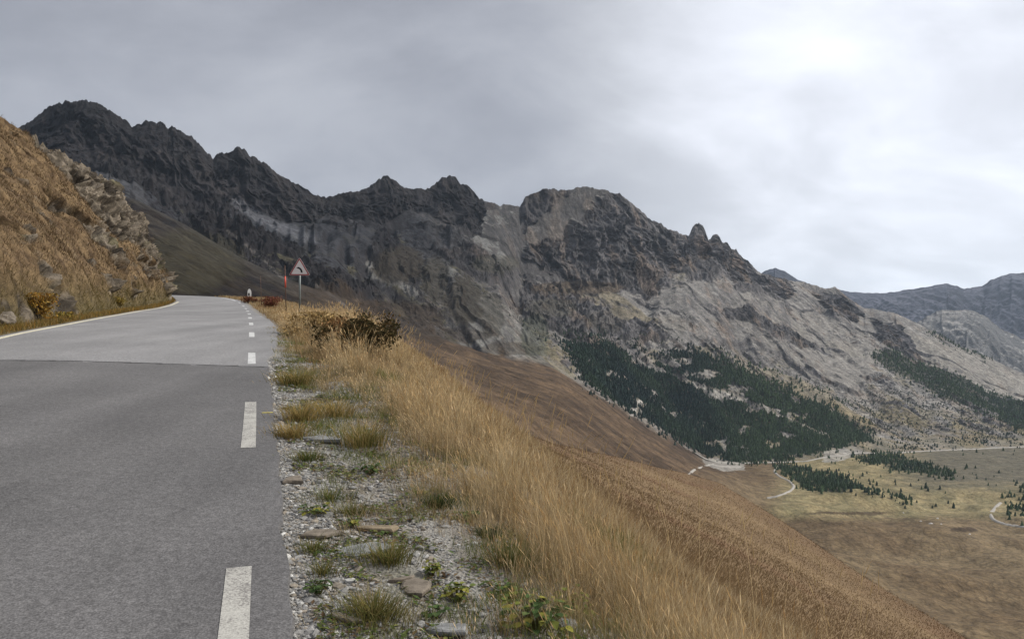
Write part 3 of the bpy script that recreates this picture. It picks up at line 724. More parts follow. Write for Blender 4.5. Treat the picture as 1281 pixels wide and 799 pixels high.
def merged_trees(name, pts, hts, cols, wid=1.):
    VV_, FF_, CC_ = [], [], []; base = 0
    for p, h, c_ in zip(pts, hts, cols):
        v, f = conifers[random.randrange(5)]; a = random.uniform(0, 6.28); ca, sa = math.cos(a), math.sin(a)
        w_ = h*wid*random.uniform(.85, 1.25)
        VV_.append(np.stack([(v[:, 0]*ca-v[:, 1]*sa)*w_+p[0], (v[:, 0]*sa+v[:, 1]*ca)*w_+p[1], v[:, 2]*h+p[2]-.3], 1))
        FF_.append(f+base); base += len(v); CC_.append(np.broadcast_to(c_, v.shape))
    return mesh_obj(name, np.concatenate(VV_), np.concatenate(FF_), M_tree, col=np.concatenate(CC_))
k = NT('conifer_needles'); k.pbsdf(k.attr(), .9, spec=.1); M_tree = k.m
# candidate ground points: weight each grid point by the ground it stands for
Pg = np.stack([XX, YY, ZZ], -1)
area = np.linalg.norm(np.cross(np.gradient(Pg, axis=0), np.gradient(Pg, axis=1)), axis=-1)
F9 = [(640, 395), (700, 410), (830, 420), (900, 440), (960, 470), (1050, 500), (1040, 515), (940, 470), (850, 445), (760, 432), (690, 425)]
fn = fbm(XX/70, YY/70, 3, 66)
vis = (seg_id <= 2) & (UU > 600)
def scatter(poly, n, thr=-.1, soft=.25, vs=vis):
    m = inpoly(wu_, wv_, poly) & vs
    w_ = area*m*ss(thr-soft, thr+soft, fn); w_ = w_.ravel(); w_ /= w_.sum()
    k_ = rng.choice(w_.size, n, p=w_)
    P_ = Pg.reshape(-1, 3)[k_].copy(); P_[:, 0] += rng.normal(0, 3, n); P_[:, 1] += rng.normal(0, 1.0, n)
    return P_
wu_ = UU+13*n1+5*n2+10*n3+rng.normal(0, 5, UU.shape); wv_ = VVp+8*n1+2.5*n2+rng.normal(0, 2.2, UU.shape)
F1x = [(690, 415), (765, 418), (830, 428), (905, 436), (990, 470), (1060, 505), (1110, 552), (1050, 566), (950, 582), (880, 574), (800, 528), (735, 488)]
Pf = np.concatenate([scatter(F1x, 2200, .0, .2), scatter([(1000, 500), (1281, 560), (1281, 640), (1100, 625), (960, 590)], 110, .05, .2), scatter(F1, 23000, -.45, .12, vis & ~gap), scatter(F2, 5500, -.35), scatter(F4, 700, -.6), scatter(F5, 900, -.35), scatter(F5b, 110, -.1), scatter(F6, 130, -.3), scatter(F7, 160, -.5)])
dk = np.clip(fbm(Pf[:, 0]/130, Pf[:, 1]/130, 3, 67)+.5, 0, 1)
uf = (Pf[:, 0]/Pf[:, 1])*F+640.5; dk = np.clip(dk*.6+.75*ss(850, 970, uf)-.1, 0, 1)
tc = lerp((.011, .021, .018), (.036, .056, .026), dk)*rng.uniform(.55, 1.5, (len(Pf), 1))
fo = merged_trees('forest', Pf, np.clip(rng.lognormal(1.98, .32, len(Pf)), 3, 14), tc, 1.2)
tag(fo, 'dark green conifer forest spread over the foot of the pale mountain', 'forest', kind='stuff')
Ps = np.concatenate([scatter(F8, 1500, -.05, .3), scatter(F9, 700, .05, .25)])
sb = merged_trees('scattered_scrub', Ps, rng.uniform(2.5, 6.5, len(Ps)), np.array((.035, .042, .026))*rng.uniform(.7, 1.3, (len(Ps), 1)), 1.7)
tag(sb, 'low scrub speckling the stony slopes around the forest', 'scrub', kind='stuff')
lone = conifers[1]
lm = None
for n_, P_ in enumerate(np.concatenate([scatter([(1000, 585), (1150, 600), (1250, 640), (1130, 636), (1060, 622)], 34, -.1), scatter(F8, 60, .1)])):
    if lm is None:
        lo_ = mesh_obj('conifer_tree', lone[0]*np.array([1.25, 1.25, 1]), lone[1], M_tree, col=np.broadcast_to((.022, .034, .022), lone[0].shape)); lm = lo_.data
    else:
        lo_ = lo_.copy(); COL.objects.link(lo_)
    h = random.uniform(6, 11); lo_.location = P_; lo_.scale = (h, h, h); lo_.rotation_euler = (0, 0, random.uniform(0, 6))
    if n_ < 34: tag(lo_, 'tiny dark conifer standing alone in the valley meadow below the road', 'tree', 'lone conifers in the valley meadow')
    else: tag(lo_, 'tiny dark conifer standing alone on the stony slope above the valley road', 'tree', 'lone conifers above the valley road')

# ------------------------------------------------------------------ left bank (cutting above the road)
HB = [(-16, 9), (0, 10), (20, 10.3), (40, 10.6), (48, 10.8), (56, 9.6), (64, 8.6), (78, 8)]
WB = [(-16, 8.5), (0, 9), (20, 9), (40, 8.6), (48, 7.6), (56, 5.4), (64, 4.2), (78, 4)]
sb_ = np.arange(0, len(S), 1)
NTc = 190
tl = np.concatenate([np.linspace(0, 1, 150), np.linspace(1, 2.4, 41)[1:]])
BY = PY[sb_]; hB_ = smooth1(tab(HB, BY), 15)*(1+.10*pn(S[sb_]/5, S[sb_]*0+.3)); wB_ = smooth1(tab(WB, BY), 15)
eb = left_off(BY)-tab([(54, .75), (62, .3)], BY)
t_ = np.minimum(tl, 1); over = np.maximum(0, tl-1)
OFF = eb[:, None] - wB_[:, None]*(t_**1.12 + over*1.1)
HGT = hB_[:, None]*(np.where(tl < 1, .10*ss(0, .1, tl)+ .90*t_**.98, 1)) + over*1.0
BX = PX[sb_][:, None]+NX[sb_][:, None]*OFF; BYY = PY[sb_][:, None]+NY[sb_][:, None]*OFF; BZ = PZ[sb_][:, None]-.05+HGT
Bn = normals(BX, BYY, BZ)
Bp = np.stack([BX, BYY, BZ], -1)
Bn = np.where((Bn*np.array([1, -.2, .6])).sum(-1, keepdims=True) < 0, -Bn, Bn)
# slaty beds dipping to the right, stepped
dip = np.stack([Bp[..., 0]*.35+Bp[..., 1]*.2+Bp[..., 2]*.10, Bp[..., 0]*-.1+Bp[..., 1]*.35, Bp[..., 2]*1.0+Bp[..., 0]*.75-Bp[..., 1]*.1], -1)
st1 = fbm3(dip*np.array([.5, .5, .85]), 3, 1); st2 = fbm3(dip*np.array([1.3, 1.3, 3.0]), 3, 4)
BYf = np.broadcast_to(BY[:, None], BX.shape); TLf = np.broadcast_to(tl, BX.shape)
bias = .50*ss(50, 56.5, BYf)*ss(.30, .55, TLf) + .16*ss(50, 58, BYf) + .14*ss(30, 18, BYf)*ss(.55, .2, TLf) - .05 - .5*ss(.93, 1.05, TLf)*(BYf < 48)
rockm = ss(.06, .16, fbm3(Bp*.20, 5, 8, .6) + bias*.9)
def steps(v, n): w = v*n; f_ = np.floor(w); return (f_+ss(.72, 1., w-f_))/n
disp = rockm*(steps(st1, 3.8)*2.3 + steps(st2, 3.6)*1.15 + (1-np.abs(fbm3(dip*3.2, 3, 14))*2)*.16) + (1-rockm)*(fbm3(Bp*.5, 3, 11)*.5+fbm3(Bp*2.2, 2, 12)*.10)
disp = disp*ss(0, .07, TLf)*(1-.75*ss(.82, .98, TLf)*ss(48, 44, BYf))
Bp = Bp+Bn*disp[..., None]
nb1 = fbm3(Bp*1.3, 3, 21); nb2 = fbm3(Bp*.45, 3, 23)
rcol = lerp((.030, .024, .018), (.175, .145, .110), ss(-.3, .4, st2+.6*nb1)); rcol = lerp(rcol, (.15, .14, .06), ss(.2, .5, nb2)*.35)  # recessed beds darkened: crevice shade put into the rock colour
rcol = lerp(rcol, (.23, .22, .20), ss(.2, .5, fbm3(Bp*.8, 3, 25))*.4*ss(30, 20, BYf))
gcol = lerp((.085, .055, .030), (.165, .112, .060), ss(-.4, .4, nb1+.4*nb2))
gcol = lerp(gcol, (.085, .078, .034), ss(.1, .08*0, TLf)*.6)
bc = lerp(gcol, rcol, rockm)
k = NT('bank_rock'); f = k.math('ADD', k.math('MULTIPLY', k.noise(3.5, 7, .65), .6), k.math('MULTIPLY', k.noise(14, 4, .6, None, ((1, 1, 3.5), (.4, -.6, .2))), .4))
c = k.mix(k.attr(), k.ramp(f, [(.36, .45), (.5, 1), (.64, 1.55)]), 1, 'MULTIPLY')
k.pbsdf(c, .95, k.bump(f, .9, .18), .15); M_bank = k.m
bank = mesh_obj('rocky_bank', Bp, grid_faces(*BX.shape), M_bank, smooth=False, col=bc.reshape(-1, 3))
tag(bank, kind='structure')
# strip of ground between asphalt and bank
ls = np.linspace(0, 1, 12)
LO = left_off(PY)[:, None]+.12 - ls*1.3
LX = PX[:, None]+NX[:, None]*LO; LY = PY[:, None]+NY[:, None]*LO
LZ = PZ[:, None]+crown(left_off(PY))[:, None]-.05+fbm(LX*1.5, LY*1.5, 2, 3)*.05+ls*.06
lc = lerp((.10, .085, .045), (.16, .12, .06), ss(-.3, .3, fbm(LX, LY, 3, 4)))
tag(mesh_obj('roadside_strip', np.stack([LX, LY, LZ], -1), grid_faces(*LX.shape), M_bank, smooth=True, col=lc.reshape(-1, 3)), kind='structure')

# ------------------------------------------------------------------ grass
def blades(name, P, h, lean, w, cols, mat=M_blade, az=None, segs=3, droop=.5, head=None, tipc=None):
    n = len(P); h = np.broadcast_to(h, n); w = np.broadcast_to(w, n); lean = np.broadcast_to(lean, n)
    az = rng.uniform(0, 2*np.pi, n) if az is None else az
    face = rng.uniform(0, np.pi, n)
    dx, dy = np.cos(az), np.sin(az); fx, fy = np.cos(face), np.sin(face)
    V = np.zeros((n, segs*2+1, 3)); C = np.zeros((n, segs*2+1, 3))
    for s_ in range(segs+1):
        t = s_/segs
        r_ = lean*h*(t*(1-droop)+droop*t*t); zz_ = h*t*np.sqrt(np.maximum(.2, 1-(lean*t)**2*.6))
        c = P+np.stack([dx*r_, dy*r_, zz_], 1)
        cc = cols if tipc is None else cols*(1-t**1.5)+tipc*t**1.5
        if s_ == segs: V[:, -1] = c; C[:, -1] = cc
        else:
            ww = w*(1-.55*t)*.5; o_ = np.stack([fx*ww, fy*ww, 0*ww], 1)
            V[:, 2*s_] = c-o_; V[:, 2*s_+1] = c+o_; C[:, 2*s_] = cc; C[:, 2*s_+1] = cc
    b = (np.arange(n)*(segs*2+1))[:, None]
    q = [np.concatenate([b+2*s_, b+2*s_+1, b+2*s_+3, b+2*s_+2], 1) for s_ in range(segs-1)]
    tr = np.concatenate([b+2*segs-2, b+2*segs-1, b+2*segs], 1)
    Vf = [V.reshape(-1, 3)]; Cf = [C.reshape(-1, 3)]; Q_ = q; T_ = [tr]
    if head is not None:        # feathery seed head: a small crossed spindle at the tip
        hm = rng.random(n) < head; tip = V[hm, -1]; pr = (V[hm, -2]+V[hm, -3])/2
        dv = tip-pr; dv /= np.linalg.norm(dv, axis=1)[:, None]+1e-9; hl = (h[hm]*.16)[:, None]; hw = w[hm][:, None]*1.1
        k_ = len(tip); base = n*(segs*2+1)
        for sd in ((1, 0, 0), (0, 1, 0)):
            sv_ = np.array(sd, float)*hw
            A = tip-dv*hl*.7; B_ = tip-dv*hl*.2+sv_; C_ = tip+dv*hl*.5; D_ = tip-dv*hl*.2-sv_
            Vf.append(np.stack([A, B_, C_, D_], 1).reshape(-1, 3)); Cf.append(np.repeat(C[hm, -1], 4, 0))
            i0 = base+np.arange(k_)[:, None]*4; Q_.append(np.concatenate([i0, i0+1, i0+2, i0+3], 1)); base += 4*k_
    return mesh_obj(name, np.concatenate(Vf), [np.concatenate(Q_), np.concatenate(T_)], mat, col=np.concatenate(Cf))

def along(i):
    n_ = len(i); i = np.minimum(i, len(S)-2); f = rng.random(n_)
    return PX[i]*(1-f)+PX[i+1]*f, PY[i]*(1-f)+PY[i+1]*f, i
def verge_points(n, y0, y1, q0, q1, pw=1.0):
    Y = y0*(y1/y0)**(rng.random(n)**pw) if y0 > 0 else rng.uniform(y0, y1, n)
    i = np.clip(np.searchsorted(PY[:np.argmax(PY)], Y), 0, len(S)-1)
    q = rng.uniform(0, 1, n)*(q1-q0)+q0
    o = q+EDGE; ax, ay, i = along(i); return ax+NX[i]*o, ay+NY[i]*o, q
GOLD = np.array([(.47, .36, .20), (.40, .295, .15), (.58, .47, .30), (.34, .23, .11), (.28, .175, .08), (.55, .455, .30)])
def goldcols(n, wts=None): return GOLD[rng.choice(len(GOLD), n, p=wts)]*rng.uniform(.75, 1.2, (n, 1))
def put(x, y): return np.stack([x, y, verge_z(x, y)-.03], 1)
# tall golden grass along the brow
nt_ = 5200
x, y, q = verge_points(nt_, 1.6, 34, .75, 5.0, .85)
s_ = qshift(y)*.55
ed = 1.15 + .50*fbm(x*.7, y*.7, 3, 91) - .42*ss(8, 14, y) - .35*ss(14, 22, y)
qmx = tab([(1.6, 3.0), (5, 3.35), (8, 3.8), (14, 4.2), (30, 5.6)], y)
dens = ss(ed-.2, ed+.35, q)*ss(qmx, qmx-1.0, q+.5*fbm(x*.6, y*.6, 2, 93))
ptc = fbm(x*.75, y*.55, 3, 95); kp = rng.random(nt_) < dens*(.22+.78*ss(-.22, .12, ptc)); x, y, q, ed, qmx = x[kp], y[kp], q[kp], ed[kp], qmx[kp]
nt_ = len(x)
th = rng.uniform(.18, .60, nt_)*(.75+.4*ss(-.2, .3, ptc[kp]))*(.62+.5*ss(ed, ed+.7, q))*(1-.55*ss(qmx-1.5, qmx-.2, q))*(1+.35*fbm(x*.7, y*.7, 3, 97))
tcol = GOLD[rng.choice(len(GOLD), nt_)]*rng.uniform(.72, 1.18, (nt_, 1)); red = ss(.0, .4, fbm(x*.9, y*.9, 3, 99))[:, None]
tcol = tcol*(1-red*.4)+np.array((.30, .165, .07))*red*.4
ta = R(200)+rng.normal(0, .9, nt_); tlean = rng.uniform(.0, .35, nt_)
nb_ = rng.integers(10, 42, nt_); ti = np.repeat(np.arange(nt_), nb_); m_ = len(ti)
rr_ = np.abs(rng.normal(0, .065, m_))*(1+.02*y[ti]); ra = rng.uniform(0, 2*np.pi, m_)
bx, by = x[ti]+rr_*np.cos(ra), y[ti]+rr_*np.sin(ra)
vxl = np.cos(ta[ti])*tlean[ti]+np.cos(ra)*rr_*3.2+rng.normal(0, .16, m_); vyl = np.sin(ta[ti])*tlean[ti]+np.sin(ra)*rr_*3.2+rng.normal(0, .16, m_)
ln = np.clip(np.hypot(vxl, vyl), .03, .95); azm = np.arctan2(vyl, vxl)
hh = th[ti]*rng.uniform(.35, 1.12, m_)
wd = np.maximum(.0019, by*.00034)*rng.uniform(.6, 1.4, m_)
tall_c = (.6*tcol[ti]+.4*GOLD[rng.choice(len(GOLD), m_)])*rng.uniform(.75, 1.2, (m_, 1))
low_ = tall_c*.36*(1-.5*(rng.random((m_, 1)) < .3))+np.array((.05, .06, .02))*.5*(rng.random((m_, 1)) < .3)  # dark bases paint the shade between blades; some bases greener
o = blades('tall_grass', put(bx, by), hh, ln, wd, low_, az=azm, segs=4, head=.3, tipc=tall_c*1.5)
tag(o, 'tall golden dry grass along the brow beside the gravel shoulder', 'grass', kind='stuff')
# single long stalks standing above it
x, y, q = verge_points(520, 3.2, 26, 1.4, 3.9, .8)
hh = rng.uniform(.65, .98, len(x))
o = blades('seed_stalks', put(x, y), hh, rng.uniform(.1, .55, len(x)), np.maximum(.004, y*.00045), np.tile((.48, .36, .20), (len(x), 1))*rng.uniform(.8, 1.2, (len(x), 1)), az=R(20)+rng.normal(0, 1.3, len(x)), segs=5, head=.9)
tag(o, 'long pale seed stalks rising out of the golden grass', 'grass', kind='stuff')
# undergrowth: shorter straw and green blades at the foot of the tall grass and on the shoulder
x, y, q = verge_points(110000, 1.8, 24, .15, 5.2, .85)
dn = ss(-.14, .16, fbm(x*1.25, y*1.25, 3, 101)+.22*(q-.75)+.16*ss(8, 14, y))
kp = rng.random(len(x)) < dn*np.where(q < .35, .35, 1); x, y, q = x[kp], y[kp], q[kp]
gmix = ss(-.25, .25, fbm(x*.9, y*.9, 3, 103)+.25*(1.5-q)-.02*(y-6))[:, None]
uc_ = goldcols(len(x))*(1-gmix)+np.array((.13, .15, .04))*rng.uniform(.6, 1.3, (len(x), 1))*gmix
o = blades('short_grass', put(x, y), rng.uniform(.05, .16, len(x))*(1+.8*ss(1, 2.2, q)), rng.uniform(.2, .95, len(x)), np.maximum(.003, y*.0005)*rng.uniform(.8, 1.4, len(x)), uc_*.8, segs=2, tipc=uc_)
tag(o, 'short straw and green grass creeping over the gravel shoulder', 'grass', kind='stuff')
x, y, q = verge_points(60000, 2.0, 46, 2.3, 5.4, .8)
kp = rng.random(len(x)) < .35+.65*ss(-.25, .2, fbm(x*1.1, y*1.1, 3, 161)); x, y, q = x[kp], y[kp], q[kp]
sc_ = np.array([(.18, .118, .064), (.23, .16, .09), (.13, .075, .042), (.28, .205, .12)])[rng.choice(4, len(x), p=[.38, .3, .17, .15])]*rng.uniform(.75, 1.2, (len(x), 1))
o = blades('slope_grass', put(x, y), rng.uniform(.07, .24, len(x)), rng.uniform(.3, 1., len(x)), np.maximum(.0035, y*.0007)*rng.uniform(.7, 1.4, len(x)), sc_*.7, segs=2, tipc=sc_*1.15)
tag(o, 'thin russet grass on the bank dropping away below the golden grass', 'grass', kind='stuff')
# grass of the far verge, round the sign
x, y, q = verge_points(42000, 12, 72, .3, 6.5, .75)
e2 = tab([(12, .8), (16, .45), (24, .55), (34, .3), (70, .15)], y)
kp = rng.random(len(x)) < ss(e2, e2+.4, q)*(.45+.55*ss(-.2, .2, fbm(x*.8, y*.8, 2, 111))); x, y, q = x[kp], y[kp], q[kp]
fc = goldcols(len(x), [.28, .3, .12, .2, .06, .04])*.8; rb = ss(.05, .35, fbm(x*.4, y*.4, 3, 113))[:, None]; fc = fc*(1-rb*.5)+np.array((.20, .085, .04))*rb*.5
o = blades('verge_grass', put(x, y), rng.uniform(.10, .34, len(x)), rng.uniform(.1, .8, len(x)), np.maximum(.007, y*.0006)*rng.uniform(.8, 1.5, len(x)), fc*.85, segs=2, tipc=fc*1.1)
tag(o, 'ochre grass on the verge running up to the warning sign', 'grass', kind='stuff')
# tussocks of the brown hillside
w_ = (np.linalg.norm(np.cross(np.gradient(np.stack([HX, HY, hz], -1), axis=0), np.gradient(np.stack([HX, HY, hz], -1), axis=1)), axis=-1)/np.maximum(HY, 14)**1.75)
w_[:14] *= .4; w_[NH:] = 0; w_ = w_.ravel()/w_.sum(); kk = rng.choice(w_.size, 260000, p=w_)
P_ = np.stack([HX, HY, hz], -1).reshape(-1, 3)[kk]; P_[:, :2] += rng.normal(0, .25, (len(P_), 2))*np.minimum(1, P_[:, 1:2]/40)
tus = ss(-.3, .25, fbm(P_[:, 0]/1.1, P_[:, 1]/4.5, 3, 121)); kp = rng.random(len(P_)) < .85+0*tus; P_ = P_[kp]
hcx = hc.reshape(-1, 3)[kk][kp]*rng.uniform(.85, 1.45, (len(P_), 1))
o = blades('hillside_grass', P_-np.array([0, 0, .05]), rng.uniform(.10, .26, len(P_)), rng.uniform(.3, 1., len(P_)), np.maximum(.010, P_[:, 1]*.0008), hcx*.95, az=R(330)+rng.normal(0, .9, len(P_)), segs=2, tipc=hcx*1.12)
tag(o, 'short russet grass covering the steep slope below the road', 'grass', kind='stuff')
# grass on the bank
ba = np.linalg.norm(np.cross(np.gradient(Bp, axis=0), np.gradient(Bp, axis=1)), axis=-1)
ba = ba*(1-rockm*.90)*(BYf > 10)*(BYf < 70)*(TLf < 1.25)/np.maximum(12, BYf)**.8*(.3+ss(-.3, .3, fbm3(Bp*.9, 3, 33)))
ba = ba.ravel()/ba.sum(); kk = rng.choice(ba.size, 82000, p=ba); P_ = Bp.reshape(-1, 3)[kk]+rng.normal(0, .06, (len(kk), 3))
clp = fbm3(P_*.55, 3, 41)[:, None]; cc = .86*(1+.9*clp)*np.array([(.20, .140, .078), (.155, .10, .055), (.27, .20, .12), (.095, .060, .036), (.13, .108, .052)])[rng.choice(5, len(kk), p=[.3, .27, .15, .18, .10])]*rng.uniform(.7, 1.2, (len(kk), 1))
lowg = ss(.12, .02, TLf.reshape(-1)[kk])[:, None]; cc = cc*(1-.5*lowg)+np.array((.20, .17, .055))*.5*lowg
o = blades('bank_grass', P_-np.array([0, 0, .04]), rng.uniform(.06, .25, len(kk)), rng.uniform(.3, 1., len(kk)), np.maximum(.011, P_[:, 1]*.0006)*rng.uniform(.8, 1.5, len(kk)), cc*.8, az=R(-20)+rng.normal(0, .8, len(kk)), segs=2, tipc=cc*1.15)
tag(o, 'dry tan grass hanging over the rocky bank left of the road', 'grass', kind='stuff')
# thin fringe along the foot of the bank
n = 16000; Y_ = 12*(76/12)**(rng.random(n)); i_ = np.clip(np.searchsorted(PY[:np.argmax(PY)], Y_), 0, len(S)-1); oo = left_off(PY[i_])-rng.uniform(.1, 1.5, n)
ax, ay, i_ = along(i_); P_ = np.stack([ax+NX[i_]*oo, ay+NY[i_]*oo, PZ[i_]+.0+np.maximum(0, -oo-7.0)*.5], 1)
cc = np.array([(.22, .15, .06), (.15, .13, .045), (.27, .18, .07), (.30, .17, .04)])[rng.choice(4, n)]*rng.uniform(.7, 1.2, (n, 1))
o = blades('ditch_grass', P_, rng.uniform(.06, .28, n), rng.uniform(.2, .9, n), np.maximum(.01, Y_*.0006), cc*.8, segs=2, tipc=cc)
tag(o, 'straggly grass along the foot of the bank', 'grass', kind='stuff')

# ------------------------------------------------------------------ gravel
def ico():
    bm = bmesh.new(); bmesh.ops.create_icosphere(bm, subdivisions=1, radius=1)
    v = np.array([x.co[:] for x in bm.verts]); f = np.array([[q.index for q in p.verts] for p in bm.faces]); bm.free(); return v, f
IV, IF = ico()
n = 34000
Y_ = 2.2*(15/2.2)**(rng.random(n)**.8); i_ = np.clip(np.searchsorted(PY, Y_), 0, len(S)-1)
q = np.abs(rng.normal(0, 1, n))*1.0; q = np.where(rng.random(n) < .35, rng.uniform(-.09, .35, n), q); q = np.minimum(q, 2.6)
o_ = q+EDGE; ax, ay, i_ = along(i_); gx1, gy1 = ax+NX[i_]*o_, ay+NY[i_]*o_
kp = (fbm(gx1*1.2, gy1*1.2, 3, 131) > -.28) | (q < .4); gx1, gy1, Y_, q = gx1[kp], gy1[kp], Y_[kp], q[kp]
n = len(gx1)
sz = np.clip(rng.lognormal(-4.8, .55, n), .004, .045)*(.8+.25*Y_/6)
sc3 = sz[:, None]*rng.uniform(.6, 1.3, (n, 3))*np.array([1, 1, .6])
a_ = rng.uniform(0, 6.28, n); ca, sa = np.cos(a_)[:, None], np.sin(a_)[:, None]
v0 = IV[None]*sc3[:, None]*rng.uniform(.72, 1.2, (n, len(IV), 1))
V = np.stack([v0[..., 0]*ca-v0[..., 1]*sa, v0[..., 0]*sa+v0[..., 1]*ca, v0[..., 2]], -1)
V += np.stack([gx1, gy1, verge_z(gx1, gy1)+sz*.02-.018], 1)[:, None]
gc = np.array([(.30, .29, .275), (.22, .215, .205), (.40, .39, .37), (.26, .225, .18), (.16, .155, .15), (.5, .49, .46)])[rng.choice(6, n, p=[.27, .26, .10, .20, .14, .03])]*rng.uniform(.55, 1.0, (n, 1))
k = NT('pebbles'); k.pbsdf(k.mix(k.attr(), k.ramp(k.noise(60, 3), [(.3, .7), (.7, 1.2)]), 1, 'MULTIPLY'), .9, spec=.2); M_peb = k.m
o = mesh_obj('gravel', V, (IF[None]+(np.arange(n)*len(IV))[:, None, None]).reshape(-1, 3), M_peb, col=np.repeat(gc, len(IV), 0))
tag(o, 'grey gravel scattered over the shoulder along the asphalt edge', 'gravel', kind='stuff')

# ------------------------------------------------------------------ stones
def stone_mat(name, a, b):
    k = NT(name); g_ = k.n('ShaderNodeTexCoord').outputs['Object']
    f = k.math('ADD', k.math('MULTIPLY', k.noise(9, 6, .65, g_), .6), k.math('MULTIPLY', k.noise(28, 4, .6, g_, ((1, 3.5, 1), (0, 0, .6))), .4))
    c = k.mix(a, b, k.ramp(f, [(.35, 0), (.65, 1)])); k.pbsdf(c, .9, k.bump(f, .8, .02), .2); return k.m
M_sg = stone_mat('grey_slate', (.09, .092, .094), (.26, .26, .255)); M_sb = stone_mat('brown_slate', (.085, .07, .055), (.20, .17, .135)); M_so = stone_mat('ochre_slate', (.11, .085, .055), (.25, .20, .135))
def ground_at(u, v):
    """verge point that shows at photograph position (u, v)."""
    Y = np.linspace(2.2, 45, 6000); x = (u-640.5)/F*Y; z = verge_z(x, Y); vv_ = 399.5-z/Y*F
    i = int(np.argmin(np.abs(vv_-v))); return np.array([x[i], Y[i], z[i]])
def slab(u, v, lx, ly, lz, rz, mat, label, seed, tilt=(0, 0), name='flat_stone', up=.02):
    lx *= 1.4; ly *= 1.45; lz *= .8
    r = np.random.default_rng(seed); p = ground_at(u, v)
    bm = bmesh.new(); n = 7; ang = np.sort(np.linspace(0, 6.283, n, endpoint=False)+r.uniform(-.25, .25, n))
    rad = r.uniform(.6, 1.2, n); rings = []
    for zf, sc_ in ((-1., .95), (-.3, 1.03), (.55, 1.0), (1., .86)):
        rings.append([bm.verts.new((lx*rad[i]*math.cos(ang[i])*sc_*r.uniform(.96, 1.04), ly*rad[i]*math.sin(ang[i])*sc_*r.uniform(.96, 1.04), lz*(zf+r.uniform(-.15, .15)))) for i in range(n)])
    for a, b in zip(rings[:-1], rings[1:]):
        for i in range(n): bm.faces.new((a[i], a[(i+1) % n], b[(i+1) % n], b[i]))
    bm.faces.new(rings[-1]); bm.faces.new(rings[0][::-1])
    bmesh.ops.triangulate(bm, faces=[f for f in bm.faces if len(f.verts) > 4])
    bmesh.ops.subdivide_edges(bm, edges=bm.edges[:], cuts=2, use_grid_fill=True)
    for q_ in bm.verts:
        d = float(pn3(np.array([q_.co.x*9, q_.co.y*9, q_.co.z*14]), seed)); q_.co.z += lz*.35*round(d*3)/3; q_.co.x += .012*d; q_.co.y += .012*float(pn3(np.array([q_.co.y*11, q_.co.x*9, 0.]), seed))
    o = bm_obj(name, bm, mat, smooth=False)
    o.location = p+np.array([0, 0, lz*up]); o.rotation_euler = (tilt[0], tilt[1], rz)
    tag(o, label, 'stone'); return o
slab(456, 688, .150, .090, .030, .15, M_sg, 'large flat grey slate slab lying in the middle of the gravel shoulder', 1, (.10, -.05))
slab(520, 734, .100, .080, .022, -.2, M_sb, 'smooth rounded brown slab set in the gravel beside yellow leaves', 2, (.12, 0))
slab(474, 661, .130, .040, .022, .02, M_so, 'narrow ochre stone lying crosswise just behind the big grey slab', 3)
slab(560, 786, .095, .040, .018, -.12, M_sg, 'long grey stone at the bottom edge of the photo in gravel', 4)
slab(404, 549, .220, .085, .025, .0, M_sg, 'pale flat stone beside the golden tufts near the asphalt edge', 5)
slab(366, 600, .070, .090, .022, .3, M_sb, 'small rounded stone half sunk in gravel right at the asphalt edge', 6)
slab(398, 668, .110, .060, .018, .2, M_sb, 'dull brown stone flush with the gravel left of the big slab', 7)
slab(708, 783, .060, .05, .035, .5, M_sg, 'grey stone peeping out under the tall golden grass', 8)
slab(500, 725, .060, .020, .016, .5, M_sb, 'thin dark shard of slate next to the smooth brown slab', 9)
slab(430, 772, .080, .022, .016, -.5, M_sb, 'thin dark shard of slate behind the olive tuft near the bottom edge', 10)

# ------------------------------------------------------------------ tufts and leafy plants
def tuft(u, v, n, h, spread, cols, label, lean=(.3, 1.), name='grass_tuft', wmul=1.):
    spread *= 1.3; n = int(n*1.4)
    p = ground_at(u, v); r_ = np.abs(rng.normal(0, spread, n)); a = rng.uniform(0, 6.28, n)
    P = np.stack([r_*np.cos(a), r_*np.sin(a)*.8, 0*r_-.02], 1)
    c = np.array(cols)[rng.choice(len(cols), n)]*rng.uniform(.7, 1.2, (n, 1))
    ld = rng.uniform(lean[0], lean[1], n)
    o = blades(name, P, h*rng.uniform(.5, 1.1, n), ld, np.maximum(.0042, p[1]*.0007)*wmul, c*.75, az=a+rng.normal(0, .5, n), segs=3, droop=.7, tipc=c*1.1)
    o.location = p; tag(o, label, 'grass tuft'); return o
OL = [(.17, .16, .05), (.13, .135, .045), (.26, .20, .08), (.10, .11, .035)]
GR = [(.06, .09, .03), (.09, .12, .04), (.13, .14, .05)]
GO = [(.36, .25, .09), (.28, .2, .075), (.18, .16, .055), (.42, .31, .13)]
tuft(468, 768, 420, .16, .085, OL, 'biggest olive grass tuft at the bottom of the gravel shoulder')
tuft(488, 700, 330, .15, .07, OL, 'olive tuft growing out between the grey slab and the brown slab')
tuft(405, 714, 120, .10, .05, OL, 'small olive tuft in pale gravel left of the brown slab')
tuft(390, 686, 160, .09, .06, OL, 'low olive tuft beside the dull brown stone')
tuft(412, 622, 300, .10, .12, GR+OL, 'spreading green tuft in the middle of the shoulder')
tuft(440, 640, 240, .10, .10, OL, 'olive tuft behind the narrow ochre stone')
tuft(384, 574, 260, .13, .09, GR+OL, 'dark green tuft in front of the golden tufts at the asphalt edge')
tuft(366, 545, 330, .20, .10, GO, 'golden tuft touching the asphalt edge')
tuft(376, 524, 360, .26, .12, GO, 'tall golden tuft just behind the one at the asphalt edge')
tuft(372, 480, 420, .30, .16, GO+OL, 'olive and gold tuft beside the transverse road joint')
tuft(455, 556, 380, .30, .14, OL+GO, 'leaning green and gold tuft before the tall grass', (.2, .8))
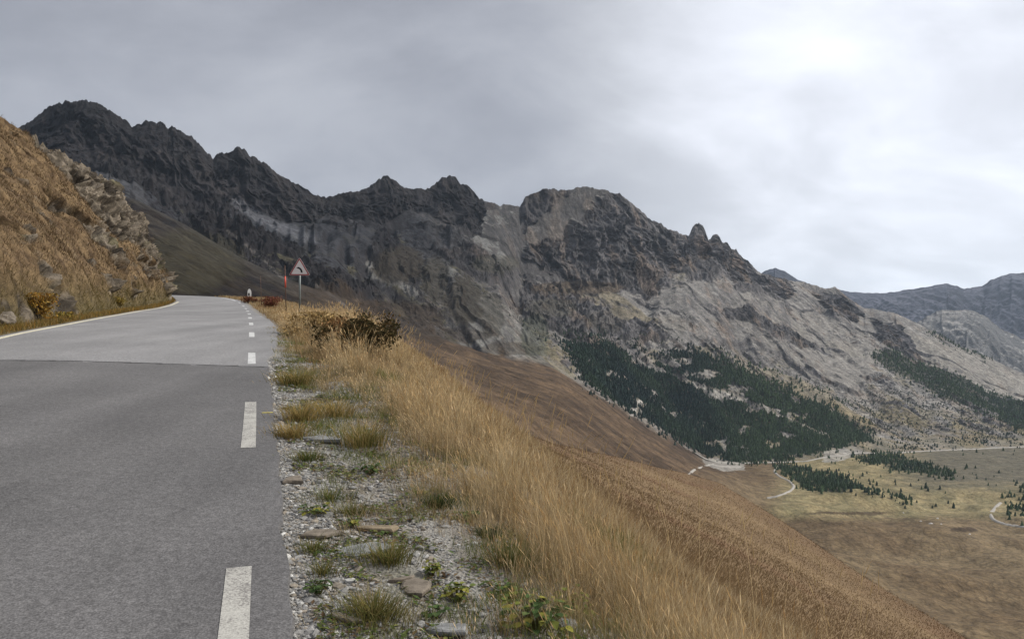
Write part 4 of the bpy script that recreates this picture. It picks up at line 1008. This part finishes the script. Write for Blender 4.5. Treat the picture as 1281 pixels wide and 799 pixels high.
tuft(420, 520, 300, .28, .14, GO, 'pale straw tuft in the middle of the upper shoulder')
tuft(548, 632, 420, .12, .055, [(.03, .05, .018), (.05, .07, .025)], 'dense dark green cushion tuft at the foot of the golden grass', (.2, .9))
tuft(612, 668, 420, .10, .06, [(.03, .05, .02), (.045, .065, .028)], 'low dark green cushion next to the grey gravel patch', (.4, 1.))
tuft(640, 706, 300, .2, .09, GR+OL, 'green tuft under the edge of the russet grass', (.2, .8))

def leafy(u, v, n, size, spread, h, cols, label, seed, name='leafy_plant', p=None):
    r = np.random.default_rng(seed); p = ground_at(u, v) if p is None else p
    VV_, FF_, CC_ = [], [], []; b = 0
    prof = [(-.05, .0), (.1, .35), (.35, .5), (.7, .42), (1, .0)]
    for i in range(n):
        a = r.uniform(0, 6.28); rr = spread*r.random()**.6; s_ = size*r.uniform(.55, 1.2)
        base = np.array([rr*math.cos(a), rr*math.sin(a)*.8, h*r.uniform(.15, 1)])
        out = np.array([math.cos(a+r.normal(0, .6)), math.sin(a+r.normal(0, .6)), r.uniform(-.35, .55)]); out /= np.linalg.norm(out)
        side = np.cross(out, (0, 0, 1)); side /= np.linalg.norm(side); up = np.cross(side, out)
        c_ = np.array(cols[r.integers(len(cols))])*r.uniform(.75, 1.2); vs = []
        for t, w in prof[:-1]:
            cpt = base+out*s_*t-np.array([0, 0, s_*.25*t*t])
            for k_ in (-1, 0, 1): vs.append(cpt+side*s_*w*k_*(1+.12*r.normal())+up*s_*.10*abs(k_))
        vs.append(base+out*s_*1.0-np.array([0, 0, s_*.28]))
        VV_ += vs
        for t in range(3):
            for k_ in (0, 1):
                q0 = b+t*3+k_; FF_.append((q0, q0+1, q0+4)); FF_.append((q0, q0+4, q0+3))
        FF_ += [(b+9, b+10, b+12), (b+10, b+11, b+12)]
        CC_ += [c_]*13; b += 13
        # stem
        st = [np.array([0, 0, -.02])+rr*.3*np.array([math.cos(a), math.sin(a), 0]), base]
        w = .0022
        VV_ += [st[0]-(w, 0, 0), st[0]+(w, 0, 0), st[1]+(w, 0, 0), st[1]-(w, 0, 0)]; FF_ += [(b, b+1, b+2), (b, b+2, b+3)]; CC_ += [np.array((.11, .10, .045))]*4; b += 4
    o = mesh_obj(name, np.array(VV_), np.array(FF_), M_leaf, col=np.array(CC_)); o.location = p
    tag(o, label, 'plant'); return o
YG = [(.14, .155, .04), (.20, .19, .045), (.10, .125, .04)]; DG_ = [(.06, .095, .035), (.09, .12, .045), (.05, .075, .03)]
leafy(572, 748, 36, .038, .09, .07, YG, 'yellow green leafy weed beside the smooth brown slab', 1)
leafy(672, 782, 90, .048, .18, .13, YG+DG_, 'broad leaved yellow green plant at the bottom edge under the grass', 2)
leafy(715, 765, 44, .04, .12, .12, YG, 'bright leafy plant half hidden in tall grass near the bottom edge', 3)
leafy(585, 650, 40, .045, .09, .06, DG_, 'creeping dark leafed weed between the two dark green cushions', 4)
leafy(640, 745, 36, .045, .13, .05, DG_+YG[:1], 'low green weed on grey gravel left of the broad leaved plant', 5)
leafy(395, 640, 50, .035, .12, .04, DG_+YG, 'mat of small green leaves beside the asphalt', 6)
leafy(440, 655, 36, .035, .09, .04, YG+DG_, 'mat of yellow green leaves touching the narrow ochre stone', 7)
leafy(400, 738, 40, .035, .08, .05, DG_, 'grey green weed in gravel left of the biggest olive tuft', 8)
leafy(545, 770, 20, .04, .06, .04, DG_, 'small green weed above the long grey stone', 9)
leafy(462, 590, 40, .05, .12, .07, DG_, 'dark leafed weed at the foot of the leaning green tuft', 10)
leafy(540, 716, 22, .035, .05, .09, YG, 'upright yellow green sprig behind the smooth brown slab', 11)

x, y, q = verge_points(26000, 2.3, 15, .12, 2.3, .85)
kp = rng.random(len(x)) < ss(.0, .25, fbm(x*1.5, y*1.5, 3, 181)-.04*(np.abs(q-1.)-.4)); x, y = x[kp], y[kp]; n = len(x)
b_ = put(x, y)+np.array([0, 0, .035]); a_ = rng.uniform(0, 6.28, n); l_ = rng.uniform(.008, .032, n)*(.8+.05*y); tl_ = rng.uniform(-.2, .6, n)
d_ = np.stack([np.cos(a_), np.sin(a_), tl_], 1)*l_[:, None]; e_ = np.stack([-np.sin(a_), np.cos(a_), 0*a_], 1)*l_[:, None]*.42
V = np.stack([b_-d_, b_+e_+d_*.1, b_+d_-np.array([0, 0, .006]), b_-e_+d_*.1], 1)
wc = np.array([(.07, .10, .035), (.10, .12, .04), (.15, .15, .05), (.12, .085, .045), (.09, .06, .035)])[rng.choice(5, n, p=[.25, .25, .18, .18, .14])]*rng.uniform(.6, 1.25, (n, 1))
o = mesh_obj('ground_weeds', V.reshape(-1, 3), np.arange(n*4).reshape(n, 4), M_leaf, col=np.repeat(wc, 4, 0))
tag(o, 'flat green weeds and leaf litter spreading over the gravel', 'ground cover', kind='stuff')
def shrub(p, rx, ry, h, n, leaf, cols, label, seed, twig=(.06, .045, .035)):
    r = np.random.default_rng(seed); t = empty('shrub', p); tag(t, label, 'shrub')
    clumps = r.normal(size=(14, 3))*np.array([.45*rx, .45*ry, .22*h])+np.array([0, 0, .55*h])
    c_ = clumps[r.integers(14, size=n)]+r.normal(size=(n, 3))*np.array([.2*rx, .2*ry, .15*h])
    c_[:, 2] = np.clip(c_[:, 2], .02, h*1.1)
    d1 = r.normal(size=(n, 3)); d1 /= np.linalg.norm(d1, axis=1)[:, None]; d2 = np.cross(d1, r.normal(size=(n, 3))); d2 /= np.linalg.norm(d2, axis=1)[:, None]
    s_ = (leaf*r.uniform(.5, 1.3, n))[:, None]
    V = np.stack([c_-d1*s_, c_+d2*s_*.5, c_+d1*s_, c_-d2*s_*.5], 1)
    cc = np.array(cols)[r.integers(len(cols), size=n)]*r.uniform(.6, 1.25, (n, 1))
    mesh_obj('foliage', V.reshape(-1, 3), np.arange(n*4).reshape(n, 4), M_leaf, t, col=np.repeat(cc, 4, 0))
    VV_, FF_ = [], []; b = 0
    for q_ in clumps:
        for k_ in range(4):
            e_ = q_+r.normal(size=3)*np.array([.18*rx, .18*ry, .15*h]); s0 = r.normal(size=3)*np.array([.08*rx, .08*ry, 0]); w = .012
            for pt, ww in ((s0, w), (e_, w*.3)): VV_ += [pt+(-ww, 0, 0), pt+(ww*.5, ww, 0), pt+(ww*.5, -ww, 0)]
            for k2 in range(3): FF_.append((b+k2, b+(k2+1) % 3, b+3+(k2+1) % 3, b+3+k2))
            b += 6
    mesh_obj('stems', np.array(VV_), np.array(FF_), plain('twigs', twig, .9), t)
    return t
def vpt(u, v): return ground_at(u, v)
def at_depth(u, Y):
    x = (u-640.5)/F*Y; return np.array([x, Y, float(verge_z(x, Y))])
shrub(vpt(454, 446), .62, .6, .92, 4000, .045, [(.050, .040, .020), (.075, .058, .026), (.038, .036, .018), (.10, .065, .03)], 'dark brown shrub at the edge of the drop beyond the golden grass', 1)
shrub(vpt(402, 421), .75, .7, .62, 2600, .05, [(.36, .255, .115), (.28, .19, .08), (.42, .30, .15), (.2, .13, .055)], 'yellow ochre shrub on the verge in front of the warning sign', 2)
shrub(vpt(428, 428), .4, .45, .6, 1300, .045, [(.24, .135, .06), (.30, .17, .08), (.15, .09, .045)], 'reddish brown shrub between the ochre shrub and the dark shrub', 3)
shrub(at_depth(337, 53), .8, .8, .75, 1500, .07, [(.18, .065, .05), (.14, .055, .04), (.2, .1, .05)], 'red autumn shrub left of the orange tipped snow pole', 4)
shrub(at_depth(315, 60.5), .8, .6, .62, 900, .07, [(.13, .055, .04), (.16, .08, .04)], 'low red bush at the foot of the white marker stone', 5)
def bank_pt(u, v):
    uu = Bp[..., 0]/Bp[..., 1]*F+640.5; vv_ = 399.5-Bp[..., 2]/Bp[..., 1]*F
    d = np.where(BYf > 8, np.hypot(uu-u, vv_-v), 1e9); return Bp.reshape(-1, 3)[int(np.argmin(d))].copy()
shrub(bank_pt(45, 392)-np.array([0, 0, .1]), .55, .5, .75, 1700, .05, [(.30, .17, .035), (.24, .12, .03), (.2, .14, .045), (.32, .2, .05)], 'rusty orange shrub at the foot of the rocky bank', 6)
shrub(bank_pt(148, 378)-np.array([0, 0, .1]), .6, .5, .5, 1000, .06, [(.28, .19, .05), (.2, .16, .05)], 'small yellow bush at the foot of the bank towards the bend', 7)
shrub(bank_pt(78, 402)-np.array([0, 0, .1]), .5, .4, .4, 800, .05, [(.30, .20, .05), (.22, .18, .05)], 'low yellow bush just right of the rusty orange shrub', 8)
bp = bank_pt(3, 402)
def boulder(p, r_, seed, mat, label, sc=(1, 1, .75)):
    bm = bmesh.new(); bmesh.ops.create_icosphere(bm, subdivisions=4, radius=1)
    for q_ in bm.verts:
        v = np.array(q_.co[:]); d = float(pn3(v*1.1, seed))*.38+round(float(pn3(v*2.1, seed+3))*3)/3*.16+float(pn3(v*5, seed+5))*.05
        q_.co = q_.co*(1+d)
    o = bm_obj('boulder', bm, mat); o.scale = tuple(r_*s for s in sc); o.location = p; tag(o, label, 'boulder'); return o
boulder(bp+np.array([-.1, 0, .0]), .38, 3, M_sb, 'grey brown boulder at the foot of the bank at the left edge', (1.1, .9, .6))
for n_, (u_, v_, r_) in enumerate(((1164, 655, 2.4), (1172, 649, 1.6), (1152, 652, 1.3), (1212, 668, 1.2), (1130, 640, 1.2), (1177, 655, 1.2))):
    p_, _, _ = drape(u_, v_, 600)
    boulder(p_, r_, 20+n_, M_pale if n_ else (M_pale := stone_mat('pale_stone', (.4, .39, .37), (.6, .58, .55))), 'pale boulder lying in the brown pasture far below', (1.2, 1, .8))['group'] = 'pale boulders in the far pasture'

# ------------------------------------------------------------------ sign, poles, marker stone
M_steel = plain('galvanised_steel', (.17, .19, .185), .5, .5, .12, 6, .3)
M_swhite = plain('sign_white', (.74, .70, .68), .45, .4, .05, 5)
M_sred = plain('sign_red', (.30, .05, .05), .45, .4, .1, 5)
M_sblack = plain('sign_black', (.012, .012, .014), .5, .3, .05, 5)
M_orange = plain('pole_orange', (.62, .07, .035), .5, .4, .1, 5); M_wood = plain('pole_wood', (.12, .075, .06), .85, .2, .2, 5)
M_mst = stone_mat('marker_paint', (.62, .61, .58), (.74, .73, .70))
def cyl(bm, r0, r1, z0, z1, n=16, x=0, y=0):
    A = [bm.verts.new((x+r0*math.cos(6.2832*i/n), y+r0*math.sin(6.2832*i/n), z0)) for i in range(n)]
    B_ = [bm.verts.new((x+r1*math.cos(6.2832*i/n), y+r1*math.sin(6.2832*i/n), z1)) for i in range(n)]
    for i in range(n): bm.faces.new((A[i], A[(i+1) % n], B_[(i+1) % n], B_[i]))
    bm.faces.new(B_); bm.faces.new(A[::-1])
def rtri(side, rad, n=6):
    """rounded triangle outline, point up, centred on its centroid (x, z)"""
    h = side*math.sqrt(3)/2; c = [(-side/2, -h/3), (side/2, -h/3), (0, 2*h/3)]; out = []
    for k_, (x, z) in enumerate(c):
        L_ = math.hypot(x, z); cx, cz = x*(1-2*rad/L_), z*(1-2*rad/L_); a0 = math.atan2(z, x)
        for i in range(n+1):
            a = a0+(i/n-.5)*math.radians(120); out.append((cx+rad*math.cos(a), cz+rad*math.sin(a)))
    return out
def plate(name, outl, y0, y1, mat, par):
    bm = bmesh.new(); A = [bm.verts.new((x, y0, z)) for x, z in outl]; B_ = [bm.verts.new((x, y1, z)) for x, z in outl]; n = len(outl)
    bm.faces.new(A); bm.faces.new(B_[::-1])
    for i in range(n): bm.faces.new((A[i], B_[i], B_[(i+1) % n], A[(i+1) % n]))
    bmesh.ops.triangulate(bm, faces=[f for f in bm.faces if len(f.verts) > 4]); bmesh.ops.recalc_face_normals(bm, faces=bm.faces[:])
    return bm_obj(name, bm, mat, par)
def ring(name, o1, o2, y0, y1, mat, par):
    bm = bmesh.new(); n = len(o1); L4 = [[bm.verts.new((x, y, z)) for x, z in o] for y in (y0, y1) for o in (o1, o2)]
    a, b, c, d = L4
    for i in range(n):
        j = (i+1) % n
        bm.faces.new((a[i], a[j], b[j], b[i])); bm.faces.new((c[i], d[i], d[j], c[j])); bm.faces.new((a[i], c[i], c[j], a[j])); bm.faces.new((b[i], b[j], d[j], d[i]))
    bmesh.ops.recalc_face_normals(bm, faces=bm.faces[:]); return bm_obj(name, bm, mat, par)
SY = 36.; sp = pix(375, 392, SY); gz = float(verge_z(sp[0], SY)); sp[2] = gz-.1
ztop = pix(375, 324, SY)[2]; zc = pix(375, 344.5, SY)[2]+ .29 - sp[2]
sg = empty('warning_sign', sp, R(4)); tag(sg, 'triangular bend warning sign with red border on a grey post by the verge', 'road sign')
bm = bmesh.new(); cyl(bm, .045, .045, 0, zc+.45); bm_obj('post', bm, M_steel, sg, True)
pl = plate('sign_panel', rtri(1.02, .05), -.075, -.060, M_swhite, sg); pl.location = (0, 0, zc)
rg = ring('red_border', rtri(.99, .045), rtri(.80, .02), -.080, -.0752, M_sred, pl)
# curved arrow to the left (bend symbol)
arc = []
for i in range(11):
    a = R(0+80*i/10); arc.append((-.10+.21*math.cos(a), -.16+.24*math.sin(a)))
outer = [(x+.042*math.cos(R(80*i/10)), z+.042*math.sin(R(80*i/10))) for i, (x, z) in enumerate(arc)]
inner = [(x-.042*math.cos(R(80*i/10)), z-.042*math.sin(R(80*i/10))) for i, (x, z) in enumerate(arc)]
plate('bend_symbol', outer+[(-.15, .075)]+inner[::-1], -.0785, -.0752, M_sblack, pl)
for zz_ in (-.12, .18):
    bm = bmesh.new(); bmesh.ops.create_cube(bm, size=1); bmesh.ops.scale(bm, vec=(.14, .03, .04), verts=bm.verts); b_ = bm_obj('clamp', bm, M_steel, sg); b_.location = (0, -.050, zc+zz_)

def pole(u, v0, v1, Y, r_, label, bands):
    p = pix(u, v0, Y); p[2] = min(p[2], float(verge_z(p[0], Y)))-.05; h = pix(u, v1, Y)[2]-p[2]
    t = empty('snow_pole', p); t.rotation_euler = (0, R(-1.5), 0); tag(t, label, 'snow pole')
    bm = bmesh.new(); cyl(bm, r_, r_*.85, 0, h, 10); bm_obj('shaft', bm, M_wood, t, True)
    for a, b, m_ in bands:
        bm = bmesh.new(); cyl(bm, r_*1.45, r_*1.35, h*a, h*b, 10); bm_obj('band', bm, m_, t, True)
pole(358, 378, 332, 41, .028, 'slim snow pole with orange red band left of the warning sign', [(.55, .78, M_orange)])
pole(327, 376, 345, 56, .022, 'thin plain brown snow pole between the marker stone and the red shrub', [])
# white kilometre marker
mp = at_depth(312, 63); t = empty('marker_stone', mp, R(18)); tag(t, 'small white rounded roadside marker stone at the bend', 'marker stone')
hgt = pix(312, 361.3, 63)[2]-mp[2]
prof = [(-.15, -.1), (.15, -.1), (.15, hgt*.72)]+[(.15*math.cos(R(a)), hgt*.72+hgt*.28*math.sin(R(a))) for a in range(15, 166, 15)]+[(-.15, hgt*.72)]
plate('marker_body', prof, -.11, .11, M_mst, t)
plate('dark_plaque', [(-.10, hgt*.48), (.03, hgt*.48), (.03, hgt*.68), (-.10, hgt*.68)], -.115, -.1102, M_sblack, t)

# ------------------------------------------------------------------ sky, sun, air, camera
SUN_AZ, SUN_EL = 82, 40        # degrees right of the view, height
w = bpy.data.worlds.new('World'); SC.world = w; w.use_nodes = True
nt = w.node_tree; nt.nodes.clear()
N = lambda t, **k: (lambda x: ([setattr(x, a, b) for a, b in k.items()], x)[1])(nt.nodes.new(t))
Lk = nt.links.new
out = N('ShaderNodeOutputWorld'); bg = N('ShaderNodeBackground'); Lk(bg.outputs[0], out.inputs[0])
sky = N('ShaderNodeTexSky', sky_type='NISHITA', sun_disc=False); sky.sun_elevation = R(SUN_EL); sky.sun_rotation = R(SUN_AZ); sky.altitude = 2200
tc_ = N('ShaderNodeTexCoord'); sep = N('ShaderNodeSeparateXYZ'); Lk(tc_.outputs['Generated'], sep.inputs[0])
def M(op, a, b=None, c=None, clamp=False):
    x = N('ShaderNodeMath', operation=op, use_clamp=clamp)
    for i, v in enumerate((a, b, c)):
        if v is None: continue
        if hasattr(v, 'is_linked'): Lk(v, x.inputs[i])
        else: x.inputs[i].default_value = v
    return x.outputs[0]
zp = M('MAXIMUM', sep.outputs[2], 0.0); den = M('ADD', zp, .5)
cmb = N('ShaderNodeCombineXYZ'); Lk(M('DIVIDE', sep.outputs[0], den), cmb.inputs[0]); Lk(M('DIVIDE', sep.outputs[1], den), cmb.inputs[1])
def wn(scale, det, rough, sc=(1, 1, 1), rot=0, dist=0.):
    mp_ = N('ShaderNodeMapping'); mp_.inputs['Scale'].default_value = sc; mp_.inputs['Rotation'].default_value = (0, 0, rot); mp_.inputs['Location'].default_value = (3.1, 1.7, 0)
    Lk(cmb.outputs[0], mp_.inputs[0]); x = N('ShaderNodeTexNoise'); x.inputs['Scale'].default_value = scale; x.inputs['Detail'].default_value = det
    x.inputs['Roughness'].default_value = rough; x.inputs['Distortion'].default_value = dist; Lk(mp_.outputs[0], x.inputs[0]); return x.outputs['Fac']
c1 = wn(.9, 6, .5, (1, 1.25, 1), .3, .25); c2 = wn(2.8, 6, .55, (1, 1.3, 1), -.25, .35)
cl = M('ADD', M('MULTIPLY', c1, .55), M('MULTIPLY', c2, .45))
def dirdot(v):
    v = np.array(v, float); v /= np.linalg.norm(v); x = N('ShaderNodeVectorMath', operation='DOT_PRODUCT'); Lk(tc_.outputs['Generated'], x.inputs[0]); x.inputs[1].default_value = tuple(v); return x.outputs['Value']
def sstep(a, b, x):
    m_ = N('ShaderNodeMapRange', interpolation_type='SMOOTHSTEP'); Lk(x, m_.inputs[0]); m_.inputs[1].default_value = a; m_.inputs[2].default_value = b; return m_.outputs[0]
glow = sstep(.84, .995, dirdot((.64, 1, .27))); glow2 = sstep(.45, 1.0, dirdot((.9, .65, .26))); zen = sstep(.36, .85, sep.outputs[2])
mott = sstep(.36, .64, cl)
base = M('ADD', .345, M('MULTIPLY', mott, .19))
base = M('ADD', base, M('MULTIPLY', glow2, .17))
base = M('ADD', base, M('MULTIPLY', M('MULTIPLY', glow, M('ADD', .55, M('MULTIPLY', mott, .5))), .50))
base = M('ADD', base, M('MULTIPLY', zen, .55))
tint = N('ShaderNodeMix', data_type='RGBA'); Lk(sstep(.34, .62, base), tint.inputs[0]); tint.inputs[6].default_value = (.93, .97, 1.09, 1); tint.inputs[7].default_value = (.95, .98, 1.06, 1)
vm = N('ShaderNodeVectorMath', operation='SCALE'); Lk(tint.outputs[2], vm.inputs[0]); Lk(M('MULTIPLY', base, 10.*.5), vm.inputs['Scale'])
mixn = N('ShaderNodeMix', data_type='RGBA'); mixn.inputs[0].default_value = .04; Lk(vm.outputs[0], mixn.inputs[6]); Lk(sky.outputs[0], mixn.inputs[7])
Lk(mixn.outputs[2], bg.inputs[0]); bg.inputs[1].default_value = .1
sun = bpy.data.lights.new('sun', 'SUN'); sun.energy = 2.4; sun.angle = R(10); sun.color = (1, .95, .87)
so = bpy.data.objects.new('sun', sun); COL.objects.link(so)
sd = np.array([math.sin(R(SUN_AZ))*math.cos(R(SUN_EL)), math.cos(R(SUN_AZ))*math.cos(R(SUN_EL)), math.sin(R(SUN_EL))])
from mathutils import Vector
so.rotation_euler = Vector(sd).to_track_quat('Z', 'Y').to_euler()

HAZE = True
if HAZE:
    bm = bmesh.new(); bmesh.ops.create_cube(bm, size=1)
    k = NT('haze_air'); v = k.n('ShaderNodeVolumePrincipled'); v.inputs['Density'].default_value = 2.3e-5; v.inputs['Color'].default_value = (.68, .82, 1., 1); v.inputs['Anisotropy'].default_value = .2
    k.l(v.outputs[0], k.out.inputs['Volume'])
    hz_ = bm_obj('haze', bm, k.m); hz_.scale = (27000, 21000, 621+900); hz_.location = (3500, 6500, (-621-1+900)/2); tag(hz_, 'thin bluish mountain air between the road and the far ridges', 'haze', kind='stuff')

cam = bpy.data.cameras.new('camera'); cam.sensor_width = 36; cam.lens = F/1281*36; cam.clip_start = .1; cam.clip_end = 40000
co_ = bpy.data.objects.new('camera', cam); COL.objects.link(co_); co_.rotation_euler = (R(90), 0, 0); SC.camera = co_
SC.view_settings.view_transform = 'Standard'; SC.view_settings.look = 'None'; SC.view_settings.exposure = 1.02; SC.view_settings.gamma = 1
SC.cycles.max_bounces = 6; SC.cycles.diffuse_bounces = 3; SC.cycles.transparent_max_bounces = 8; SC.cycles.volume_bounces = 0
SC.cycles.use_denoising = True
